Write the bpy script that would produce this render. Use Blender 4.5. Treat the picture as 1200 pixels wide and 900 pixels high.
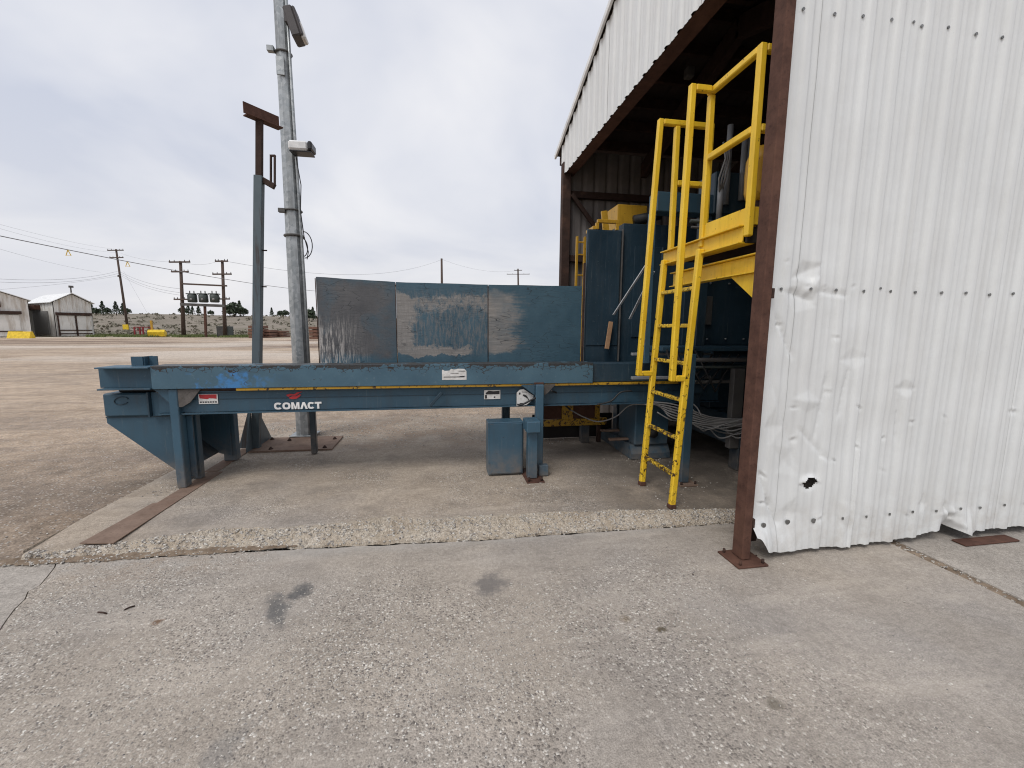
import bpy, bmesh, math, random
import numpy as np
from mathutils import Vector, Matrix, noise as mn

for o in list(bpy.data.objects): bpy.data.objects.remove(o)
S = bpy.context.scene
COL = S.collection
rad = math.radians
random.seed(7); RNG = np.random.default_rng(11)

# ------------------------------------------------------------------ camera
W_, F_, H_ = 1200.0, 497.9, 1.5
YAW, PIT, ROL = rad(9.487), rad(7.461), rad(.383)
fw = Vector((math.sin(YAW)*math.cos(PIT), math.cos(YAW)*math.cos(PIT), -math.sin(PIT)))
rt0 = Vector((math.cos(YAW), -math.sin(YAW), 0)); up0 = rt0.cross(fw)
rt = math.cos(ROL)*rt0 + math.sin(ROL)*up0
up = -math.sin(ROL)*rt0 + math.cos(ROL)*up0
EYE = Vector((0, 0, H_))
cam = bpy.data.cameras.new('camera'); co = bpy.data.objects.new('camera', cam); COL.objects.link(co)
co.matrix_world = Matrix(((rt.x, up.x, -fw.x, 0), (rt.y, up.y, -fw.y, 0), (rt.z, up.z, -fw.z, H_), (0, 0, 0, 1)))
cam.sensor_fit = 'HORIZONTAL'; cam.sensor_width = 36; cam.lens = 36*F_/W_
cam.clip_start = .05; cam.clip_end = 6000
S.camera = co
S.render.resolution_x, S.render.resolution_y = 1024, 768
cy = S.cycles
cy.max_bounces = 6; cy.diffuse_bounces = 3; cy.glossy_bounces = 2; cy.transmission_bounces = 2
cy.caustics_reflective = False; cy.caustics_refractive = False; cy.sample_clamp_indirect = 5
S.render.filter_size = 1.1; cy.filter_width = 1.1
cy.use_denoising = True; cy.denoising_input_passes = 'RGB_ALBEDO_NORMAL'; cy.denoising_prefilter = 'ACCURATE'

# ------------------------------------------------------------------ world, sun, exposure
SUN_EL, SUN_AZ = rad(52), rad(222)      # azimuth clockwise from +Y: high, behind the camera to the left
wd = bpy.data.worlds.new('World'); S.world = wd; wd.use_nodes = True
nt = wd.node_tree; N = nt.nodes; Lk = nt.links; N.clear()
out = N.new('ShaderNodeOutputWorld')
sky = N.new('ShaderNodeTexSky'); sky.sky_type = 'NISHITA'; sky.sun_disc = False
sky.sun_elevation = SUN_EL; sky.sun_rotation = SUN_AZ; sky.dust_density = 4; sky.air_density = 1.5
b1 = N.new('ShaderNodeBackground'); b1.inputs[1].default_value = .10
Lk.new(sky.outputs[0], b1.inputs[0])
tc = N.new('ShaderNodeTexCoord'); sep = N.new('ShaderNodeSeparateXYZ'); Lk.new(tc.outputs['Generated'], sep.inputs[0])
def wm(op, a, b=None):
    n = N.new('ShaderNodeMath'); n.operation = op
    for i, v in enumerate((a, b)):
        if v is None: continue
        if isinstance(v, (int, float)): n.inputs[i].default_value = v
        else: Lk.new(v, n.inputs[i])
    return n.outputs[0]
den = wm('ADD', wm('MAXIMUM', sep.outputs[2], 0.0), .32)
cmb = N.new('ShaderNodeCombineXYZ')
Lk.new(wm('DIVIDE', sep.outputs[0], den), cmb.inputs[0]); Lk.new(wm('DIVIDE', sep.outputs[1], den), cmb.inputs[1])
n1 = N.new('ShaderNodeTexNoise'); n1.inputs['Scale'].default_value = 1.15; n1.inputs['Detail'].default_value = 5; n1.inputs['Roughness'].default_value = .5
n1.inputs['Distortion'].default_value = .4
Lk.new(cmb.outputs[0], n1.inputs['Vector'])
cr = N.new('ShaderNodeValToRGB'); Lk.new(n1.outputs[0], cr.inputs[0])
cr.color_ramp.elements[0].position = .37; cr.color_ramp.elements[0].color = (.655, .69, .80, 1)
cr.color_ramp.elements[1].position = .62; cr.color_ramp.elements[1].color = (.93, .93, .965, 1)
# thinner, whiter cloud low on the horizon
hz = N.new('ShaderNodeMapRange'); Lk.new(sep.outputs[2], hz.inputs[0])
hz.inputs[1].default_value = .34; hz.inputs[2].default_value = .0; hz.inputs[3].default_value = 0; hz.inputs[4].default_value = .42
mx = N.new('ShaderNodeMixRGB'); Lk.new(hz.outputs[0], mx.inputs[0]); Lk.new(cr.outputs[0], mx.inputs[1])
mx.inputs[2].default_value = (.93, .91, .915, 1)
b2 = N.new('ShaderNodeBackground'); b2.inputs[1].default_value = 1.0; Lk.new(mx.outputs[0], b2.inputs[0])
ms = N.new('ShaderNodeMixShader'); ms.inputs[0].default_value = .9
Lk.new(b1.outputs[0], ms.inputs[1]); Lk.new(b2.outputs[0], ms.inputs[2]); Lk.new(ms.outputs[0], out.inputs[0])
sl = bpy.data.lights.new('sun', 'SUN'); sl.energy = 1.5; sl.angle = rad(24); sl.color = (1, .975, .94)
so = bpy.data.objects.new('sun', sl); COL.objects.link(so)
sd = Vector((math.sin(SUN_AZ)*math.cos(SUN_EL), math.cos(SUN_AZ)*math.cos(SUN_EL), math.sin(SUN_EL)))
so.rotation_euler = sd.to_track_quat('Z', 'Y').to_euler(); so.location = (-8, -8, 14)
S.view_settings.view_transform = 'Standard'; S.view_settings.look = 'None'
S.view_settings.gamma = 1; S.view_settings.exposure = 0

# ------------------------------------------------------------------ pixel helpers (photo is 1200 x 900)
def ray(px, py): return fw + rt*((px-600)/F_) - up*((py-450)/F_)
def GZ(px, py, z=0.):
    d = ray(px, py); return EYE + d*((z-H_)/d.z)
def GY(px, py, y):
    d = ray(px, py); return EYE + d*(y/d.y)
def GX(px, py, x):
    d = ray(px, py); return EYE + d*(x/d.x)

# ------------------------------------------------------------------ materials
class MB:
    def __init__(s, name, rough=.6, metal=0., spec=.5):
        s.m = bpy.data.materials.new(name); s.m.use_nodes = True
        s.t = s.m.node_tree; s.n = s.t.nodes; s.b = s.n['Principled BSDF']
        s.b.inputs['Roughness'].default_value = rough; s.b.inputs['Metallic'].default_value = metal
        s.b.inputs['Specular IOR Level'].default_value = spec
        g = s.n.new('ShaderNodeNewGeometry'); s.pos = g.outputs['Position']
    def link(s, a, b): s.t.links.new(a, b)
    def put(s, sock, v):
        if hasattr(v, 'is_output'): s.link(v, sock)
        elif isinstance(v, tuple) and len(v) == 3 and sock.type == 'RGBA': sock.default_value = (*v, 1)
        else: sock.default_value = v
    def map(s, sc=(1, 1, 1), loc=(0, 0, 0), rot=(0, 0, 0), vec=None):
        n = s.n.new('ShaderNodeMapping'); s.link(vec or s.pos, n.inputs[0])
        n.inputs['Scale'].default_value = sc; n.inputs['Location'].default_value = loc; n.inputs['Rotation'].default_value = rot
        return n.outputs[0]
    def noise(s, scale, detail=4, rough=.55, vec=None, dist=0.):
        n = s.n.new('ShaderNodeTexNoise'); s.link(vec or s.pos, n.inputs['Vector'])
        n.inputs['Scale'].default_value = scale; n.inputs['Detail'].default_value = detail
        n.inputs['Roughness'].default_value = rough; n.inputs['Distortion'].default_value = dist
        return n.outputs[0]
    def voro(s, scale, feat='F1', outp='Distance', vec=None, rnd=1.):
        n = s.n.new('ShaderNodeTexVoronoi'); n.feature = feat; s.link(vec or s.pos, n.inputs['Vector'])
        n.inputs['Scale'].default_value = scale; n.inputs['Randomness'].default_value = rnd
        return n.outputs[outp]
    def ramp(s, f, *st):
        n = s.n.new('ShaderNodeValToRGB'); s.link(f, n.inputs[0]); e = n.color_ramp.elements
        while len(e) < len(st): e.new(.5)
        for k, (p, c) in enumerate(st):
            e[k].position = p; e[k].color = (c, c, c, 1) if isinstance(c, (int, float)) else (*c, 1)
        return n.outputs[0]
    def mr(s, f, a, b, c=0., d=1.):
        n = s.n.new('ShaderNodeMapRange'); n.interpolation_type = 'SMOOTHSTEP'; s.put(n.inputs[0], f)
        for i, v in enumerate((a, b, c, d)): n.inputs[i+1].default_value = v
        return n.outputs[0]
    def mix(s, f, a, b, mode='MIX'):
        n = s.n.new('ShaderNodeMixRGB'); n.blend_type = mode
        s.put(n.inputs[0], f); s.put(n.inputs[1], a); s.put(n.inputs[2], b); return n.outputs[0]
    def mth(s, op, a, b=0.):
        n = s.n.new('ShaderNodeMath'); n.operation = op; s.put(n.inputs[0], a); s.put(n.inputs[1], b); return n.outputs[0]
    def xyz(s, vec=None):
        n = s.n.new('ShaderNodeSeparateXYZ'); s.link(vec or s.pos, n.inputs[0]); return n.outputs
    def objrand(s):
        return s.n.new('ShaderNodeObjectInfo').outputs['Random']
    def bump(s, h, strength=.3, dist=.01):
        n = s.n.new('ShaderNodeBump'); s.link(h, n.inputs['Height'])
        n.inputs['Strength'].default_value = strength; n.inputs['Distance'].default_value = dist
        s.link(n.outputs[0], s.b.inputs['Normal'])
    def edge(s, r=.01):
        n = s.n.new('ShaderNodeBevel'); n.samples = 3; n.inputs[0].default_value = r
        g = s.n.new('ShaderNodeNewGeometry'); d = s.n.new('ShaderNodeVectorMath'); d.operation = 'DOT_PRODUCT'
        s.link(n.outputs[0], d.inputs[0]); s.link(g.outputs['Normal'], d.inputs[1])
        return s.mr(d.outputs['Value'], .985, .80)
    def col(s, v): s.put(s.b.inputs['Base Color'], v); return s
    def rgh(s, v): s.put(s.b.inputs['Roughness'], v); return s

MATS = {}
def simple(name, c, rough=.6, var=.25, sc=6., metal=0., bump=0., spec=.4):
    b = MB(name, rough, metal, spec)
    n = b.noise(sc, 5, .6)
    lo = tuple(x*(1-var) for x in c); hi = tuple(min(1, x*(1+var)) for x in c)
    b.col(b.ramp(n, (.3, lo), (.7, hi)))
    if bump: b.bump(b.noise(sc*8, 3), bump, .004)
    MATS[name] = b.m; return b.m

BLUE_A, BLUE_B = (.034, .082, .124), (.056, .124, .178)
RUSTC = (.085, .042, .03)
def blue(name, a=BLUE_A, b_=BLUE_B, chips=.68, rough=.42, grime=.5):
    b = MB(name, rough, 0, .45)
    big = b.noise(1.7, 5, .6)
    c = b.ramp(big, (.3, a), (.7, b_))
    streak = b.noise(1, 4, .6, b.map((14, 14, 1.6)))
    c = b.mix(b.ramp(streak, (.5, 0.), (.8, grime)), c, (.045, .062, .075))
    pale = b.noise(26, 5, .7)
    c = b.mix(b.ramp(pale, (.62, 0.), (.74, .35)), c, (.15, .2, .22))
    ch = b.noise(13, 6, .72, dist=.6)
    if name != 'blue_dark': ch = b.mth('ADD', ch, b.mth('MULTIPLY', b.edge(.012), .13))
    k = b.ramp(ch, (chips, 0.), (chips+.03, 1.))
    c = b.mix(k, c, (.042, .026, .02))
    dr = b.noise(1, 5, .7, b.map((45, 45, 2.2), (3, 1, 0)))
    c = b.mix(b.ramp(dr, (.6, 0.), (.72, .35)), c, (.16, .19, .2))
    dz = b.xyz()[2]
    c = b.mix(b.mth('MULTIPLY', b.mr(dz, .45, .06), b.ramp(b.noise(9, 5, .7), (.35, .1), (.65, .75))), c, (.20, .165, .135))
    b.col(c); b.rgh(b.mr(big, .3, .7, rough-.06, rough+.12))
    b.bump(b.mth('SUBTRACT', b.noise(70, 3), b.mth('MULTIPLY', k, 1.4)), .18, .004)
    MATS[name] = b.m; return b.m
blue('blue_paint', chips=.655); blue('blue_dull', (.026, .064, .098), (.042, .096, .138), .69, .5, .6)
blue('blue_dark', (.013, .03, .046), (.024, .052, .076), .68, .42, .7)  # blue deepened so the shed's interior gloom sits in the machinery colour

# upper beam: crackled black paint along the top edge, brighter blue overspray near the left end
b = MB('beam_paint', .45, 0, .45); X, Y, Z = b.xyz()
c = b.ramp(b.noise(2.2, 5, .6), (.3, (.046, .098, .140)), (.7, (.074, .148, .198)))
osp = b.mth('MULTIPLY', b.ramp(b.noise(7, 5, .65), (.5, 0.), (.6, 1.)), b.mth('MULTIPLY', b.mr(X, -2.25, -2.05), b.mr(X, -1.35, -1.75)))
osp = b.mth('MULTIPLY', osp, b.mr(Z, 1.15, 1.08))
c = b.mix(osp, c, (.05, .19, .42))
crk = b.voro(14, 'DISTANCE_TO_EDGE', 'Distance', b.map((1.3, 1.3, 2.2), vec=None))
wob = b.noise(9, 4, .6)
top = b.mr(Z, 1.06, 1.165)
msk = b.mth('MULTIPLY', b.mth('LESS_THAN', crk, .04), b.mth('GREATER_THAN', b.mth('ADD', wob, b.mth('MULTIPLY', top, .34)), .655))
dp = b.mth('GREATER_THAN', b.mth('ADD', b.noise(5, 6, .7), b.mth('MULTIPLY', b.mr(Z, 1.08, 1.165), .36)), .80)
edge = b.mth('MAXIMUM', msk, b.mth('MULTIPLY', dp, .85))
c = b.mix(edge, c, (.028, .021, .017))
c = b.mix(b.ramp(b.noise(30, 4, .7), (.6, 0.), (.75, .4)), c, (.17, .22, .235))
b.col(c); b.bump(b.mth('SUBTRACT', b.noise(60, 3), b.mth('MULTIPLY', edge, 1.5)), .25, .004); MATS['beam_paint'] = b.m

# scraped back panels
b = MB('worn_panel', .5, 0, .4)
wx = b.noise(3.2, 5, .65, b.map(loc=(7, 1, 0))); wz = b.noise(3.2, 5, .65, b.map(loc=(1, 8, 3)))
Xr, Y, Zr = b.xyz()
X = b.mth('ADD', Xr, b.mth('MULTIPLY', b.mth('SUBTRACT', wx, .5), .55)); Z = b.mth('ADD', Zr, b.mth('MULTIPLY', b.mth('SUBTRACT', wz, .5), .38))
bl = b.ramp(b.noise(3, 5, .6), (.3, (.04, .088, .122)), (.7, (.066, .13, .172)))
hs = b.noise(1, 5, .7, b.map((3.5, 3.5, 60)))            # fine horizontal scratches
vs = b.noise(1, 5, .75, b.map((70, 8, 5), rot=(0, .35, 0)))
br = b.noise(2.6, 6, .68, dist=.5)
gray = b.ramp(hs, (.3, (.20, .185, .17)), (.7, (.36, .335, .31)))
dark = b.ramp(b.noise(4, 5, .6), (.3, (.072, .074, .08)), (.7, (.13, .128, .13)))
def band(v, a, b_, c_, d_): return b.mth('MULTIPLY', b.mr(v, a, b_), b.mr(v, d_, c_))
p1 = b.mth('MULTIPLY', b.mth('LESS_THAN', Xr, -.485), b.mth('MULTIPLY', b.mr(Z, 1.12, 1.24), b.mr(Z, 2.06, 1.9)))
p1 = b.mth('MULTIPLY', p1, b.mth('MULTIPLY', b.ramp(br, (.3, .3), (.5, 1.)), b.mr(X, -.40, -.72, .35, 1.)))
c = b.mix(p1, bl, dark)
scr = b.mth('MULTIPLY', b.ramp(vs, (.49, 0.), (.58, 1.)), b.mth('MULTIPLY', b.mr(X, -.72, -1.25), b.mr(Z, 1.72, 1.3)))
c = b.mix(b.mth('MULTIPLY', scr, .95), c, (.52, .49, .46))
p2 = b.mth('MULTIPLY', b.mth('GREATER_THAN', Xr, -.485), b.mth('LESS_THAN', Xr, .545))
ring = b.mth('MAXIMUM', b.mr(X, -.12, -.42), b.mth('MAXIMUM', b.mth('MULTIPLY', b.mr(Z, 1.32, 1.24), b.mr(X, .5, .3)), b.mth('MULTIPLY', b.mr(Z, 1.52, 1.8), .62)))
ring = b.mth('MULTIPLY', ring, b.mth('MULTIPLY', b.mr(Z, 1.17, 1.2), b.mr(Z, 1.96, 1.82)))
k2 = b.mth('MULTIPLY', p2, b.mr(b.mth('ADD', ring, b.mth('MULTIPLY', b.mth('SUBTRACT', b.noise(22, 7, .8, b.map((1, 1, .6))), .5), 1.9)), .3, .75))
c = b.mix(b.mth('MULTIPLY', k2, .9), c, gray)
v2 = b.noise(1, 6, .8, b.map((42, 8, 7), rot=(0, -.12, 0)))
c = b.mix(b.mth('MULTIPLY', b.mth('MULTIPLY', p2, b.mr(Zr, 1.14, 1.26)), b.mth('MULTIPLY', b.mr(Zr, 2.0, 1.8), b.ramp(v2, (.46, 0.), (.58, .62)))), c, (.21, .195, .185))
c = b.mix(b.mth('MULTIPLY', b.mr(Zr, 1.9, 1.3, .1, .6), b.ramp(b.noise(1, 6, .8, b.map((80, 8, 14), (5, 0, 2), (0, .5, 0))), (.58, 0.), (.64, .7))), c, (.03, .034, .038))
p3 = b.mth('MULTIPLY', b.mth('GREATER_THAN', Xr, .545), b.mth('MULTIPLY', b.mr(Z, 1.18, 1.24), b.mr(Z, 1.98, 1.84)))
e3 = b.mr(b.mth('ADD', X, b.mth('MULTIPLY', b.mth('SUBTRACT', hs, .5), .55)), 1.0, .78)
c = b.mix(b.mth('MULTIPLY', b.mth('MULTIPLY', p3, e3), b.ramp(b.noise(5, 5, .7), (.3, .55), (.6, .95))), c, gray)
crk = b.mth('LESS_THAN', b.voro(11, 'DISTANCE_TO_EDGE', 'Distance', b.map((.5, 1, 2.6))), .02)
c = b.mix(b.mth('MULTIPLY', crk, b.mr(b.noise(2, 4, .6), .45, .6, 0, .75)), c, (.022, .026, .03))
rs = b.ramp(b.noise(22, 6, .75), (.7, 0.), (.73, .8))
c = b.mix(rs, c, (.05, .032, .025))
ew = b.mth('MULTIPLY', b.edge(.005), b.ramp(b.noise(12, 5, .7), (.35, 0.), (.55, .9)))
c = b.mix(ew, c, (.06, .04, .03))
b.col(c); b.bump(b.mth('ADD', b.noise(40, 3), b.mth('MULTIPLY', hs, .8)), .4, .005); MATS['worn_panel'] = b.m

# yellow paint with chips
def yellow(name, a, b_, chips=.64):
    b = MB(name, .42, 0, .45)
    c = b.ramp(b.noise(4, 5, .6), (.3, a), (.7, b_))
    c = b.mix(b.ramp(b.noise(1, 4, .6, b.map((30, 30, 3))), (.52, 0.), (.75, .5)), c, tuple(x*.62 for x in a))
    Zc = b.xyz()[2]
    ch = b.mth('ADD', b.noise(30, 6, .72, dist=.4), b.mr(Zc, 2.1, .2, -.03, .065))
    if name != 'yellow_old': ch = b.mth('ADD', ch, b.mth('MULTIPLY', b.edge(.008), .06))
    k = b.ramp(ch, (chips, 0.), (chips+.025, 1.))
    c = b.mix(k, c, (.05, .026, .012)); b.col(c)
    b.bump(b.mth('SUBTRACT', b.noise(90, 2), k), .2, .003); MATS[name] = b.m
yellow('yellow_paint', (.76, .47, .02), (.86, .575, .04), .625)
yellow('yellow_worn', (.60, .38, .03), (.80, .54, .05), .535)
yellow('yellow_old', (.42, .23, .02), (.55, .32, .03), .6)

def rust(name, a, b_, rough=.85):
    b = MB(name, rough, 0, .3)
    n = b.noise(11, 6, .68); c = b.ramp(n, (.28, a), (.72, b_))
    c = b.mix(b.ramp(b.noise(45, 5, .7), (.55, 0.), (.7, .55)), c, tuple(x*.45 for x in a))
    c = b.mix(b.ramp(b.noise(3, 4, .6), (.52, 0.), (.72, .45)), c, (.17, .085, .055))
    b.col(c); b.bump(b.noise(60, 5, .7), .35, .004); MATS[name] = b.m
b = MB('post_grey', .5, 0, .4); c = b.ramp(b.noise(2, 5, .6), (.3, (.07, .095, .11)), (.7, (.11, .14, .155)))
c = b.mix(b.ramp(b.noise(1, 5, .7, b.map((24, 24, 2))), (.52, 0.), (.66, .8)), c, (.055, .038, .032)); b.col(c); MATS['post_grey'] = b.m
rust('rusty_steel', (.06, .028, .02), (.125, .062, .044))
rust('dark_rust', (.03, .018, .014), (.065, .038, .03))
rust('dusty_plate', (.17, .115, .085), (.27, .19, .145))
rust('grey_rust', (.075, .07, .065), (.15, .135, .125))
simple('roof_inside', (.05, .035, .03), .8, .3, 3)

b = MB('galvanized', .48, .55, .5)
sp = b.voro(26, 'F1', 'Color'); g = b.n.new('ShaderNodeSeparateColor'); b.link(sp, g.inputs[0])
c = b.ramp(g.outputs[0], (0., (.30, .325, .335)), (1., (.46, .48, .485)))
c = b.mix(b.ramp(b.noise(1, 5, .65, b.map((9, 9, 1.1))), (.46, 0.), (.66, .7)), c, (.17, .175, .175))
c = b.mix(b.ramp(b.noise(7, 5, .7), (.62, 0.), (.7, .45)), c, (.52, .53, .53))
b.col(c); b.rgh(b.mr(b.noise(8), .3, .7, .38, .6)); MATS['galvanized'] = b.m

# white cladding
b = MB('white_cladding', .42, 0, .5); X, Y, Z = b.xyz()
c = b.ramp(b.noise(1.3, 5, .6), (.3, (.70, .715, .71)), (.7, (.77, .785, .778)))
c = b.mix(b.ramp(b.noise(1, 5, .65, b.map((16, 16, .8))), (.5, 0.), (.8, .38)), c, (.56, .56, .54))
c = b.mix(b.mth('MULTIPLY', b.mr(Z, .55, .05), b.ramp(b.noise(8, 5, .7), (.42, 0.), (.7, .5))), c, (.45, .41, .36))
c = b.mix(b.mth('MULTIPLY', b.mr(Y, 2.30, 2.36), b.ramp(b.noise(2.2, 5, .7), (.4, 0.), (.7, .3))), c, (.60, .59, .56))
scf = b.ramp(b.noise(34, 6, .78), (.66, 0.), (.74, .7))
c = b.mix(b.mth('MULTIPLY', scf, b.mr(b.noise(2.2, 3), .45, .6)), c, (.36, .35, .33))
b.col(c); b.bump(b.noise(5, 4, .5), .12, .02); MATS['white_cladding'] = b.m
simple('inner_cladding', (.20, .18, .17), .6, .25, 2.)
simple('screw_steel', (.22, .22, .215), .45, .4, 60, .7)

# concretes
def concrete(name, ca, cb, agg, size, dirt=None, smooth_x=None, stains=False):
    b = MB(name, .88, 0, .25); X, Y, Z = b.xyz()
    base = b.ramp(b.noise(1.1, 7, .62), (.28, ca), (.72, cb))
    base = b.mix(b.ramp(b.noise(9, 6, .7), (.45, 0.), (.75, .4)), base, tuple(x*.66 for x in ca))
    base = b.mix(b.ramp(b.noise(.55, 4, .55, b.map(loc=(3, 7, 0))), (.47, 0.), (.66, .55)), base, (.27, .255, .245))
    cell = b.voro(size, 'F1', 'Color'); d = b.voro(size, 'F1', 'Distance')
    g = b.n.new('ShaderNodeSeparateColor'); b.link(cell, g.inputs[0])
    stone = b.ramp(g.outputs[0], (0., (.13, .115, .105)), (.25, (.235, .205, .18)), (.55, (.35, .31, .265)), (.8, (.50, .455, .40)), (1., (.80, .76, .69)))
    show = b.ramp(b.noise(1.35, 5, .6, b.map(loc=(1.4, 0, 0))), (agg, 0.), (agg+.16, 1.))
    if smooth_x: show = b.mth('MULTIPLY', show, b.mr(X, smooth_x[0], smooth_x[1]))
    if stains: show = b.mth('MULTIPLY', show, b.mth('SUBTRACT', 1., b.mth('MULTIPLY', b.mr(Y, 2.2, 2.75), b.mr(X, -1.6, -.6, 0, .85))))
    pick = b.mth('MULTIPLY', b.mr(d, .62, .4), b.ramp(g.outputs[1], (.25, 0.), (.4, 1.)))
    am = b.mth('MULTIPLY', show, pick)
    c = b.mix(b.mth('MULTIPLY', am, .85), base, stone)
    fine = b.noise(170, 3, .7)
    c = b.mix(.75, c, b.ramp(fine, (.3, .24), (.7, .76)), 'OVERLAY')
    c = b.mix(.6, c, b.ramp(b.noise(38, 5, .75), (.3, .3), (.7, .7)), 'OVERLAY')
    big2 = b.noise(3.1, 6, .7, b.map(loc=(2, 9, 0)))
    c = b.mix(b.ramp(big2, (.5, 0.), (.72, .42)), c, tuple(x*.62 for x in ca))
    c = b.mix(b.ramp(b.noise(1, 5, .65, b.map((.9, 5, 1), rot=(0, 0, .35))), (.55, 0.), (.72, .3)), c, tuple(min(1, x*1.3) for x in cb))
    dk = b.voro(size*.8, 'F1', 'Color', b.map(loc=(5, 5, 0))); g2 = b.n.new('ShaderNodeSeparateColor'); b.link(dk, g2.inputs[0])
    dd = b.mth('ADD', b.voro(size*.8, 'F1', 'Distance', b.map(loc=(5, 5, 0))), b.mth('MULTIPLY', b.noise(90, 2), .4))
    c = b.mix(b.mth('MULTIPLY', show, b.mth('MULTIPLY', b.mth('GREATER_THAN', g2.outputs[0], .86), b.mr(dd, .55, .35, 0, .6))), c, (.11, .10, .095))
    if stains:
        def blob(cx, cy, sx, sy, rot, col, amt, c):
            m = b.map((1/sx, 1/sy, 0), (0, 0, 0), (0, 0, 0), b.map((1, 1, 0), (0, 0, 0), (0, 0, rot), b.map((1, 1, 0), (-cx, -cy, 0))))
            ln = b.n.new('ShaderNodeVectorMath'); ln.operation = 'LENGTH'; b.link(m, ln.inputs[0])
            q = b.mth('ADD', ln.outputs['Value'], b.mth('MULTIPLY', b.mth('SUBTRACT', b.noise(11, 6, .7), .5), 2.6))
            return b.mix(b.mr(q, 1.3, .4, 0, amt), c, col)
        for (px, py, sx, sy, rot, col, amt) in STAINS:
            p = GZ(px, py, 0); c = blob(p.x, p.y, sx, sy, rot, col, amt, c)
        # hairline tyre scuffs and a dusty edge next to the broken kerb
        c = b.mix(b.mth('MULTIPLY', b.mr(Y, 2.55, 2.95), b.mth('MULTIPLY', b.mr(X, -.6, -1.9), b.ramp(b.noise(5, 5, .6), (.4, 0.), (.62, .8)))), c, (.31, .225, .155))
        c = b.mix(b.mth('MULTIPLY', b.mr(Y, 2.74, 2.88), b.ramp(b.noise(14, 5, .7), (.3, .15), (.7, .7))), c, (.44, .415, .38))
    if dirt:
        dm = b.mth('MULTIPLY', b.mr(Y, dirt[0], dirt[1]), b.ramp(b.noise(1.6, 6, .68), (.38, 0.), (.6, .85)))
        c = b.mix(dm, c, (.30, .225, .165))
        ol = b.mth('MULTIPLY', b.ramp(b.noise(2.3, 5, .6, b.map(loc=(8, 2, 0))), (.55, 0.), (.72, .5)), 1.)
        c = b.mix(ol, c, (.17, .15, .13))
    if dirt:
        oil_gloom = b.mth('MULTIPLY', b.mr(X, .6, 2.1), b.ramp(b.noise(1.7, 6, .66, b.map(loc=(1, 4, 2))), (.32, .25), (.58, .9)))  # oil staining plus the shed's gloom, both put into the pad colour
        c = b.mix(oil_gloom, c, (.115, .098, .082))
    b.col(c)
    h = b.mth('ADD', b.mth('MULTIPLY', b.mth('MULTIPLY', show, b.mr(d, .6, .1)), .9), b.mth('MULTIPLY', fine, .35))
    b.bump(b.mth('ADD', h, b.noise(30, 4, .6)), .6, .007)
    MATS[name] = b.m
STAINS = [(325, 714, .06, .15, -.45, (.11, .11, .11), .8), (352, 694, .06, .08, 0, (.10, .10, .10), .85),
          (575, 684, .10, .12, .2, (.14, .13, .125), .75), (775, 738, .02, .035, 1.3, (.10, .08, .05), .9),
          (186, 728, .025, .03, .8, (.16, .09, .05), .85), (262, 880, .06, .14, .2, (.19, .185, .18), .45),
          (733, 725, .03, .03, 0, (.2, .15, .09), .5), (908, 825, .03, .03, 0, (.15, .13, .10), .7)]
concrete('slab_concrete', (.325, .282, .236), (.475, .42, .36), .38, 80, None, (2.6, .9), True)
concrete('smooth_concrete', (.33, .295, .255), (.46, .42, .375), .62, 95)
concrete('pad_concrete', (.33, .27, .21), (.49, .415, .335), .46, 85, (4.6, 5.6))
b = MB('broken_concrete', .92, 0, .2)
cell = b.voro(95, 'F1', 'Color'); g = b.n.new('ShaderNodeSeparateColor'); b.link(cell, g.inputs[0])
c = b.ramp(g.outputs[0], (0., (.30, .255, .21)), (.3, (.43, .375, .305)), (.7, (.54, .475, .39)), (1., (.68, .62, .53)))
c = b.mix(b.ramp(b.noise(6, 5, .6), (.40, 0.), (.62, .8)), c, (.46, .385, .295))
c = b.mix(b.ramp(b.noise(3.5, 4, .6), (.5, 0.), (.7, .6)), c, (.30, .235, .175))
b.col(c); b.bump(b.mth('ADD', b.voro(95), b.noise(60, 5, .7)), .9, .01); MATS['broken_concrete'] = b.m
b = MB('pebble', .8, 0, .3); r_ = b.noise(70, 0, .5); v_ = b.voro(120, 'F1', 'Color')
g = b.n.new('ShaderNodeSeparateColor'); b.link(v_, g.inputs[0])
b.col(b.ramp(g.outputs[0], (0., (.12, .11, .11)), (.25, (.27, .245, .215)), (.6, (.42, .385, .34)), (.85, (.54, .51, .46)), (1., (.72, .69, .63)))); MATS['pebble'] = b.m

# yard: packed gravel and worn asphalt, streaked with wet dirt further out
b = MB('yard_gravel', .9, 0, .2); X, Y, Z = b.xyz()
c = b.ramp(b.noise(.55, 7, .65), (.3, (.355, .27, .195)), (.7, (.54, .425, .32)))
c = b.mix(b.ramp(b.noise(1, 6, .62, b.map((.09, .9, 1), rot=(0, 0, .25))), (.48, 0.), (.66, .6)), c, (.30, .24, .19))
near = b.mth('MULTIPLY', b.mr(Y, 9., 4.2), b.mr(X, -6.5, -2.9))
c = b.mix(b.mth('MULTIPLY', near, b.ramp(b.noise(1.2, 5, .65), (.3, .25), (.6, .9))), c, (.19, .155, .125))
dmp = b.ramp(b.noise(.8, 6, .7, b.map((.6, 1.3, 1), (2, 5, 0))), (.56, 0.), (.66, .55))
c = b.mix(dmp, c, (.225, .165, .115))
mud = b.mth('MULTIPLY', b.mr(Y, 22, 30), b.ramp(b.noise(1, 6, .6, b.map((.07, .2, 1), rot=(0, 0, .12)), .8), (.5, 0.), (.58, .85)))
c = b.mix(mud, c, (.17, .115, .085))
pale = b.mth('MULTIPLY', b.mr(Y, 14, 24), b.ramp(b.noise(1, 5, .6, b.map((.06, .17, 1), (4, 9, 0), (0, 0, .1)), .8), (.5, 0.), (.6, .7)))
c = b.mix(pale, c, (.58, .51, .435))
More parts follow.
